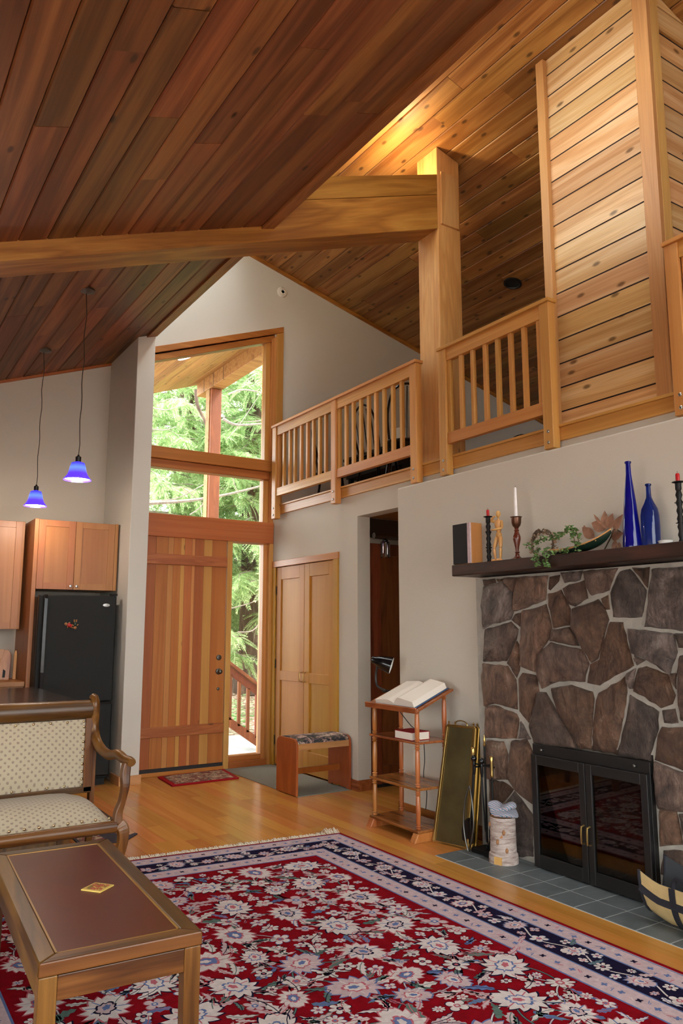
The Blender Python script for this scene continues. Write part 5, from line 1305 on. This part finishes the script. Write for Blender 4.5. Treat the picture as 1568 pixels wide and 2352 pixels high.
# grapevine wreath
def ivy(m, p, n, spread, rr, size, mi=0):
    for _ in range(n):
        c = Vector(p)+Vector((rr.uniform(-1, 1), rr.uniform(-1, 1), rr.uniform(-1, 1)))*spread
        a = rr.uniform(0, 2*PI); e = rr.uniform(-.9, .4); s = size*rr.uniform(.6, 1.2)
        d = Vector((math.cos(a)*math.cos(e), math.sin(a)*math.cos(e), math.sin(e))); q = d.cross(Vector((rr.uniform(-1, 1), rr.uniform(-1, 1), 1))).normalized(); nn = d.cross(q)*.18*s
        m.add([c, c+d*s*.4+q*s*.38+nn, c+d*s, c+d*s*.4-q*s*.38+nn, c+d*s*.45-nn], [(0, 1, 4), (1, 2, 4), (2, 3, 4), (3, 0, 4)], mi)
R5 = random.Random(31)
yw = at(1245, 1240, x=3.95).y; zw = at(1245, 1238, x=3.95).z
wr = thing('dried_wreath', 'dried twig wreath propped upright on the mantel behind the ivy', 'wreath', (3.95, yw, ZM))
rw = .093
for k in range(7):
    a0 = R5.uniform(0, 6); m = MB()
    pts = [((.02*math.sin(3*t+a0)), (rw+.012*math.sin(4*t+a0))*math.cos(t), rw+.012+(rw+.012*math.cos(5*t+a0))*math.sin(t)) for t in [2*PI*i/40 for i in range(41)]]
    m.tube(pts, .0035, 5); m.build('twig', 'twig', wr, smooth=True)
m = MB()
for k in range(60): t = R5.uniform(0, 2*PI); ivy(m, (R5.uniform(-.015, .015), rw*math.cos(t), rw+.012+rw*math.sin(t)), 1, .012, R5, .034)
m.build('dry_leaves', 'dry_leaf', wr)['kind'] = 'stuff'
# toy canoe
y0c = at(1262, 1262, x=3.84).y; y1c = at(1412, 1225, x=3.84).y
cn = thing('toy_canoe', 'dark green model canoe lying tilted on the mantel', 'model boat', (3.84, (y0c+y1c)/2, ZM+.036))
Lc = (y0c-y1c); vs = []; fs = []; n = 20; mm = 8
for i in range(n+1):
    t = i/n*2-1; w_ = .058*(1-abs(t)**2.4)+.002; sh = .03*abs(t)**3
    for j in range(mm+1): a = PI*j/mm; vs.append((-w_*math.cos(a), -t*Lc/2, .0-.05*(1-abs(t)**4*.6)*math.sin(a)+sh+.02))
for i in range(n):
    for j in range(mm): k = i*(mm+1)+j; fs.append((k, k+1, k+mm+2, k+mm+1))
m = MB(); m.add(vs, fs, 0); k0 = len(vs); m.add([(x*.93, y*.98, z+.004) for x, y, z in vs], [f[::-1] for f in fs], 1)
m.build('hull', ['green_hull', 'wicker'], cn, smooth=True)
for s in (0, mm): MB().tube([vs[i*(mm+1)+s] for i in range(n+1)], .0045, 6).build('gunwale', 'pale_wood', cn, smooth=True)
for t in (-.5, -.15, .3, .6):
    w_ = .058*(1-abs(t)**2.4); MB().box(-w_, w_, -t*Lc/2-.006, -t*Lc/2+.006, .012, .018).build('thwart', 'pale_wood', cn)
cn.rotation_euler = (rad(-9.5), rad(-16), 0)
# ivy garland and dried leaves
iv = thing('ivy_garland', 'trailing green ivy draped over the model canoe and mantel edge', 'ivy', (3.78, at(1265, 1240, x=3.78).y, ZM))
yv = lambda u, x=3.78: at(u, 1240, x=x).y-at(1265, 1240, x=3.78).y
zv = lambda u, v, x=3.78: at(u, v, x=x).z-ZM
st_ = [[(1215, 1255), (1240, 1245), (1262, 1235), (1285, 1232)], [(1240, 1262), (1246, 1280), (1252, 1296)], [(1262, 1258), (1268, 1282), (1270, 1302)], [(1285, 1232), (1300, 1225), (1318, 1212)], [(1318, 1212), (1325, 1235), (1328, 1262)], [(1318, 1212), (1332, 1222), (1336, 1250)], [(1265, 1268), (1290, 1268), (1310, 1262)]]
lm = MB()
for q in st_:
    pts = catm([(-.068 if v > 1266 else -.03, yv(u), zv(u, v)) for u, v in q]); MB().tube(pts, .003, 5).build('stem', 'twig', iv, smooth=True)
    for p in pts: ivy(lm, p, 4, .016, R5, .027)
lm.build('leaves', 'ivy_leaf', iv)['kind'] = 'stuff'
dl = thing('dried_leaf_spray', 'spray of dried pinkish leaves behind the canoe beside the bottles', 'dried leaves', (3.95, at(1400, 1220, x=3.95).y, ZM))
yo_ = at(1400, 1220, x=3.95).y
def bigleaf(u, v, l, a, w_=.34, mat='pink_leaf'):
    c = Vector((R5.uniform(-.03, .02), at(u, v, x=3.95).y-yo_, at(u, v, x=3.95).z-ZM)); d = Vector((R5.uniform(-.3, .1), -math.cos(a), math.sin(a))).normalized(); q = d.cross(Vector((1, 0, 0))).normalized(); nn = d.cross(q)
    vs = []; fs = []; n = 8
    for i in range(n+1):
        t = i/n; ww = l*w_*math.sin(PI*t**.8)+.0008
        for s in (-1, 0, 1): vs.append(c+d*l*t+q*ww*s+nn*(.25*ww*abs(s)-.12*l*t*t))
    for i in range(n):
        for j in range(2): k = i*3+j; fs.append((k, k+1, k+4, k+3))
    m = MB(); m.add(vs, fs); m.build('leaf', mat, dl, smooth=True)
for u, v, l, a, w_ in ((1388, 1215, .12, 2.7, .3), (1365, 1235, .11, 2.4, .32), (1385, 1205, .10, 2.3, .1), (1392, 1215, .12, 1.7, .25), (1400, 1215, .10, 1.2, .32), (1412, 1220, .12, .9, .22), (1408, 1240, .13, -1.3, .2), (1420, 1245, .10, -1.5, .2), (1400, 1235, .1, .2, .3), (1345, 1225, .06, 1.9, .3)): bigleaf(u, v, l, a, w_)
m = MB(); m.tube(catm([(0, .05, .02), (0, .0, .09), (-.01, -.04, .14), (0, -.08, .12)]), .004, 6); m.build('stem', 'twig', dl, smooth=True)
# bottles
def bottle(label, u, v0, vt, prof, x, mat):
    y = at(u, 1200, x=x).y; H_ = at(u, vt, x=x).z-ZM; t = thing('glass_bottle', label, 'bottle', (x, y, ZM), group='cobalt bottles on the mantel')
    outer = [(r, h*H_) for r, h in prof]; inner = [(max(.001, r-.004), max(h*H_, .006)) for r, h in prof[::-1]]
    MB().lathe(outer, seg=28, cap=True).build('body', mat, t, smooth=True)
    r = prof[-1][0]; MB().lathe([(r+.001, 0), (r+.005, .004), (r+.005, .012), (r, .015)], (0, 0, H_-.015), 20).build('lip', mat, t, smooth=True)
bottle('tall slender cobalt blue glass bottle on the mantel', 1449, 1250, 1058, [(.045, 0), (.054, .01), (.055, .05), (.036, .5), (.022, .75), (.016, .85), (.0145, .97), (.0145, 1)], 3.86, 'blue_glass')
bottle('shorter round-shouldered blue glass bottle on the mantel', 1493, 1250, 1110, [(.045, 0), (.05, .012), (.053, .3), (.052, .5), (.046, .6), (.028, .7), (.0155, .78), (.0135, .85), (.013, 1)], 3.90, 'blue_glass_b')
dsh = thing('small_dish', 'small white dish beside the blue bottles on the mantel', 'dish', (3.82, at(1527, 1235, x=3.82).y, ZM))
MB().lathe([(.028, 0), (.034, .006), (.04, .022), (.036, .022), (.03, .008)], seg=20).build('bowl', 'white_plastic', dsh, smooth=True)
candle_twist('black iron candle holder at the right edge of the picture', 1566, 1240, 1106, 1086, 3.88)
# ------------------------------------------------------------------ loft furniture glimpsed through the railing
ZF = 2.9
yt1 = at(787, 1000, x=5.1).y; yt0 = at(912, 1000, x=5.1).y
lt = thing('loft_table', 'dark table standing in the loft behind the railing', 'table', (5.1, yt0, ZF)); LT = yt1-yt0
MB().box(0, .7, 0, LT, .66, .70).build('top', 'black_matte', lt, bevel=.01)
MB().box(.03, .65, .03, LT-.03, .44, .66).build('apron', 'black_matte', lt)
for a in (.05, .6):
    for b in (.05, LT-.1): MB().box(a, a+.05, b, b+.05, 0, .44).build('leg', 'black_matte', lt)
def hoop_chair(label, x, y, rz):
    t = thing('hoop_back_chair', label, 'chair', (x, y, ZF), rz, group='black chairs in the loft')
    MB().lathe([(.19, .43), (.205, .445), (.2, .46), (.15, .468)], seg=20).build('seat', 'black_gloss', t, smooth=True)
    hp = catm([(-.17, .12, .46), (-.19, .18, .7), (-.14, .22, .92), (0, .235, 1.0), (.14, .22, .92), (.19, .18, .7), (.17, .12, .46)])
    MB().tube(hp, .012, 8).build('back_hoop', 'black_gloss', t, smooth=True)
    for k in range(-2, 3): MB().tube([(.06*k, .15, .46), (.065*k, .225, .98-.03*abs(k))], .006, 6).build('spindle', 'black_gloss', t, smooth=True)
    for a in (-1, 1):
        for b in (-1, 1): MB().tube([(.13*a, .12*b, .44), (.19*a, .18*b, 0)], .014, 8).build('leg', 'black_gloss', t, smooth=True)
hoop_chair('black hoop-back chair in the loft right next to the timber post', 4.62, at(928, 930, x=4.62).y, rad(150))
hoop_chair('black hoop-back chair drawn up to the dark loft table', 4.78, at(868, 930, x=4.78).y, rad(95))
hoop_chair('black hoop-back chair near the middle post of the loft railing', 4.85, at(760, 960, x=4.85).y, rad(60))
ll = thing('loft_lamp', 'floor lamp with pale shade rising behind the loft railing', 'lamp', (5.98, 7.75, ZF))
MB().lathe([(.12, 0), (.12, .015), (.012, .03), (.012, .98)], seg=16).build('stand', 'dark_steel', ll, smooth=True)
MB().lathe([(.13, .98), (.09, 1.2), (.087, 1.2), (.127, .98)], seg=22, cap=False).build('shade', 'white_plastic', ll, smooth=True)
wb = thing('wire_basket', 'black wire rack on the loft floor behind the short railing', 'rack', (4.75, 4.35, ZF))
m = MB()
for zz in (.02, .10, .18):
    m.tube([(0, 0, zz), (.26, 0, zz), (.26, .36, zz), (0, .36, zz), (0, 0, zz)], .004, 5)
for k in range(5):
    for a, b in ((.0, .09*k), (.26, .09*k)): m.tube([(a, b, .0), (a, b, .18)], .003, 5)
m.build('wire_body', 'black_metal', wb); MB().tube(catm([(.0, .1, .18), (0, .12, .24), (0, .24, .24), (0, .26, .18)]), .005, 6).build('handle', 'black_metal', wb, smooth=True)
# ------------------------------------------------------------------ porch and woods
pd = thing('porch_deck', 'weathered grey board deck outside the sidelight', 'deck', (2.3, 8.2, -.06))
for k in range(22): MB().box(k*.145, k*.145+.138, .0, 2.6, -.04, 0).build('board', 'deck_wood', pd, bevel=.002)
MB().box(-.05, 3.2, -.0, 2.6, -.25, -.045).build('joists', 'dark_gap', pd)
so = thing('porch_roof', 'board lined porch ceiling outside the front window', 'porch roof', (0, 8.2, 0))
x = 2.3
MB().prism([(1.9, ZL(1.9)+.03), (4.62, ZL(4.62)+.03), (4.62, ZL(4.62)+.2), (1.9, ZL(1.9)+.2)], 'y', .02, 2.72).build('deck', 'dark_gap', so)
while x < 4.6:
    xm = x+PW/2*dx[0]; plank(so, (xm, .02, ZL(xm)+.02), (0, 1, 0), (-dx[0], 0, -dx[2]), 2.68, PW-.006, 'ext_wood', name='board'); x += PW*dx[0]
MB().prism([(1.9, ZL(1.9)-.0), (4.62, ZL(4.62)-.0), (4.62, ZL(4.62)+.16), (1.9, ZL(1.9)+.16)], 'y', 2.70, 2.74).build('fascia', 'ext_wood', so)
p = on_low(424, 822)
MB().lathe([(.001, -.004), (.09, -.004)], (0, 0, 0), 24, cap=False).build('lamp_lens', 'soffit_lamp', so, (p.x, p.y-8.2, p.z+.002), (0, -math.atan(.362), 0))
xe_ = at(484, 1000, y=10.3).x
ep = thing('porch_post', 'reddish timber post outside carrying the porch beam', 'post', (xe_, 10.3, -.06))
MB().box(.0, .16, .0, .19, 0, 5.13).build('shaft', 'ext_post_wood', ep, bevel=.008)
MB().box(-.012, .0, .06, .19, 0, 5.13).build('side_board', 'ext_wood', ep)
pb = tag(MB().box(xe_-.02, xe_+.18, 8.22, 10.85, 5.075, 5.32).build('porch_beam', 'ext_wood', bevel=.008), 'timber beam along the porch ceiling edge above the porch post', 'beam')
# stair rail outside
sr = thing('stair_rail', 'wooden stair railing descending outside the sidelight', 'railing', (0, 9.5, 0))
a0 = at(500, 1498, y=9.5); a1 = at(640, 1606, y=9.5); b0 = at(500, 1628, y=9.5); b1 = at(640, 1726, y=9.5)
def slope_bar(p, q, h, y0, y1, nm, mat): MB().prism([(p.x, p.z-h), (q.x, q.z-h), (q.x, q.z), (p.x, p.z)], 'y', y0, y1).build(nm, mat, sr, bevel=.004)
slope_bar(a0, a1, .05, -.04, .08, 'handrail', 'ext_post_wood'); slope_bar(a0-Vector((0, 0, .06)), a1-Vector((0, 0, .06)), .11, .0, .04, 'upper_rail', 'ext_post_wood'); slope_bar(b0, b1, .13, .0, .04, 'lower_rail', 'ext_post_wood')
for k in range(7):
    t = (k+.5)/7; xx = a0.x+(a1.x-a0.x)*t; zt_ = a0.z+(a1.z-a0.z)*t-.16; zb_ = b0.z+(b1.z-b0.z)*t-.02
    MB().box(xx-.02, xx+.02, .0, .035, zb_, zt_).build('baluster', 'ext_post_wood', sr)
# forest floor
def gz(x, y): return -.42+max(0, y-9.0)*.125+.05*math.sin(x*1.7+y)+.04*math.sin(y*2.3-x)
vs = []; fs = []; nx, ny = 40, 40
for i in range(nx+1):
    for j in range(ny+1): xx = -4+24*i/nx; yy2 = 8.25+18*j/ny; vs.append((xx, yy2, gz(xx, yy2) if yy2 > 8.6 else -.42))
for i in range(nx):
    for j in range(ny): k = i*(ny+1)+j; fs.append((k, k+ny+1, k+ny+2, k+1))
gm = MB(); gm.add(vs, fs); gm.box(-30, 30, -40, 8.24, -.7, -.45); struct(gm.build('ground', 'litter', smooth=True), 'brown leaf litter on the forest floor')
# cedar trees
def spray_mesh(rr, n=11):
    V = []; F = []
    for s in (-1, 1):
        for i in range(n):
            t = (i+.6)/n; l = .115*(1-.75*t)+.018; a = rad(52-18*t); b = Vector((t*.36, 0, -.10*t*t)); d = Vector((math.cos(a), s*math.sin(a), -.25)).normalized(); q = Vector((-d.y, d.x, 0))*.012
            k = len(V); V += [b, b+d*l*.45+q, b+d*l, b+d*l*.45-q]; F += [(k, k+1, k+2, k+3)]
    k = len(V); V += [Vector((0, .004, 0)), Vector((0, -.004, 0)), Vector((.40, 0, -.12))]; F += [(k, k+1, k+2)]
    return np.array([tuple(v) for v in V]), F
def cedar(label, x, y, h, r0, nb, seed, zlo=.2, lean=0., mat='cedar_leaf', dens=1.0, target=None):
    rr = random.Random(seed); t = thing('cedar_tree', label, 'tree', (x, y, gz(x, y)-.05), group='cedars in the woods outside')
    pts = [(lean*h*(k/8)**1.3+.03*math.sin(k), .03*math.cos(k*2), h*k/8) for k in range(9)]
    MB().tube(pts, [r0*(1.25 if k == 0 else 1-.085*k) for k in range(9)], 14).build('trunk', 'bark_brown', t, smooth=True)
    bV, bF = spray_mesh(rr); VV = []; FF = []; bm2 = MB(); off = 0
    for b in range(nb):
        z = h*(zlo+(1-zlo)*(b+rr.random())/nb*.96); a = rr.uniform(0, 2*PI) if rr.random() < .45 else rr.uniform(PI*1.05, PI*1.95)
        L = (1.1+1.7*rr.random())*(1.15-.5*z/h); d0 = Vector((math.cos(a), math.sin(a), .1)); n = 9
        bp = []
        for k in range(n+1):
            s = k/n; bp.append(Vector((pts[0][0]+lean*h*(z/h)**1.3, 0, z))+d0*L*s+Vector((.08*math.sin(3*s+b), .08*math.cos(4*s+b), -.28*L*s*s+.1*math.sin(6*s+b)*s)))
        bm2.tube(bp, [max(.004, .022*(1-s_/n*.85)) for s_ in range(n+1)], 5)
        ns = int(L*22*dens)
        for k in range(ns):
            s = (.12+.88*rr.random()**.8)*n; i = min(n-1, int(s)); p = bp[i]+(bp[i+1]-bp[i])*(s-i); tang = (bp[i+1]-bp[i]).normalized()
            yaw = math.atan2(tang.y, tang.x)+rr.choice((-1, 1))*rr.uniform(.2, 1.5); pit = rr.uniform(-.1, 1.1); rol = rr.uniform(-.7, .7); sc = rr.uniform(.6, 1.35)
            M = np.array((Matrix.Rotation(yaw, 3, 'Z') @ Matrix.Rotation(pit, 3, 'Y') @ Matrix.Rotation(rol, 3, 'X')))*sc
            VV.append(bV @ M.T+np.array(tuple(p))); FF += [tuple(q+off for q in f) for f in bF]; off += len(bV)
    bm2.build('branches', 'twig_bark', t, smooth=True)['kind'] = 'stuff'
    me = bpy.data.meshes.new('foliage'); me.from_pydata(np.concatenate(VV).tolist(), [], FF); me.materials.append(MAT[mat])
    o = bpy.data.objects.new('foliage', me); COL.objects.link(o); o.parent = t; o['kind'] = 'stuff'
    return t
plain('twig_bark', S_(150, 138, 130), .9, noise=.3, nscale=20)
q = at(575, 1480, y=14.2)
cedar('thick dark cedar trunk seen through the sidelight with bright boughs', q.x, 14.2, 9.0, .30, 110, 1, .2)
q = at(594, 1620, y=12.6)
cedar('slender pale leaning cedar behind the stair railing', q.x+.1, 12.6, 7.5, .12, 26, 2, .3, lean=.03)
cedar('cedar filling the left of the upper window', at(330, 1000, y=14.4).x, 14.4, 9.5, .15, 110, 3, .1)
cedar('cedar behind the upper window left of the porch post', at(440, 1000, y=16.0).x, 16.0, 10, .14, 110, 13, .1)
cedar('cedar behind the porch post', at(480, 1000, y=17.0).x, 17.0, 10.5, .24, 80, 4, .05)
cedar('cedar at the far right of the upper window', at(690, 1000, y=15.5).x, 15.5, 10, .2, 110, 5, .1)
cedar('cedar deep in the woods left of the porch post', at(420, 1000, y=19.0).x, 19.0, 12, .26, 70, 6, .02)
cedar('cedar deep in the woods right of the porch post', at(570, 1000, y=20.0).x, 20.0, 12, .26, 70, 7, .02)
t0 = bpy.data.objects['cedar_tree']
for pl, r, mt_ in (([(450, 895), (453, 930), (468, 962), (482, 1004)], .035, 'bark_brown'), ([(512, 962), (545, 976), (615, 972)], .03, 'twig_bark'), ([(335, 1156), (430, 1150), (520, 1136), (615, 1112)], .035, 'twig_bark'), ([(335, 1152), (400, 1146), (440, 1128), (476, 1108)], .014, 'twig_bark'),
        ([(528, 1398), (565, 1388), (606, 1374)], .012, 'twig_bark'), ([(545, 1452), (575, 1450), (592, 1436), (605, 1408)], .014, 'twig_bark'), ([(345, 935), (380, 942), (420, 930)], .01, 'twig_bark'), ([(345, 985), (375, 988), (405, 980)], .01, 'twig_bark'), ([(520, 1010), (550, 975), (600, 900)], .008, 'twig_bark'), ([(420, 1120), (445, 1140), (470, 1160)], .008, 'twig_bark'),
        ([(436, 1182), (460, 1165), (474, 1142)], .012, 'twig_bark'), ([(530, 1080), (538, 1110), (545, 1135)], .008, 'twig_bark'), ([(525, 905), (560, 895), (612, 905)], .02, 'twig_bark')):
    pts = catm([at(u, v, y=11.9)-t0.location for u, v in pl]); MB().tube(pts, [r*(1-.5*i/len(pts)) for i in range(len(pts))], 6).build('bare_branch', mt_, t0, smooth=True)
# fern by the stair rail
q = at(560, 1560, y=11.2); fn = thing('sword_fern', 'green sword fern beyond the stair railing', 'fern', (q.x, 11.2, gz(q.x, 11.2)))
m = MB(); R6 = random.Random(5)
for k in range(26):
    a = 2*PI*k/26+R6.uniform(-.1, .1); L = R6.uniform(.7, 1.15); n = 14
    for i in range(n):
        s = i/n; c = Vector((math.cos(a)*L*s, math.sin(a)*L*s, L*(1.35*s-1.0*s*s)+.05)); w_ = .13*(1-s)*L+.02; side = Vector((-math.sin(a), math.cos(a), -.15)); fwd = Vector((math.cos(a), math.sin(a), .1))
        for sg in (-1, 1): m.add([c, c+side*sg*w_*.5+fwd*.03, c+side*sg*w_+fwd*.02, c+side*sg*w_*.5-fwd*.012], [(0, 1, 2, 3)])
m.build('fronds', 'fern_leaf', fn)['kind'] = 'stuff'
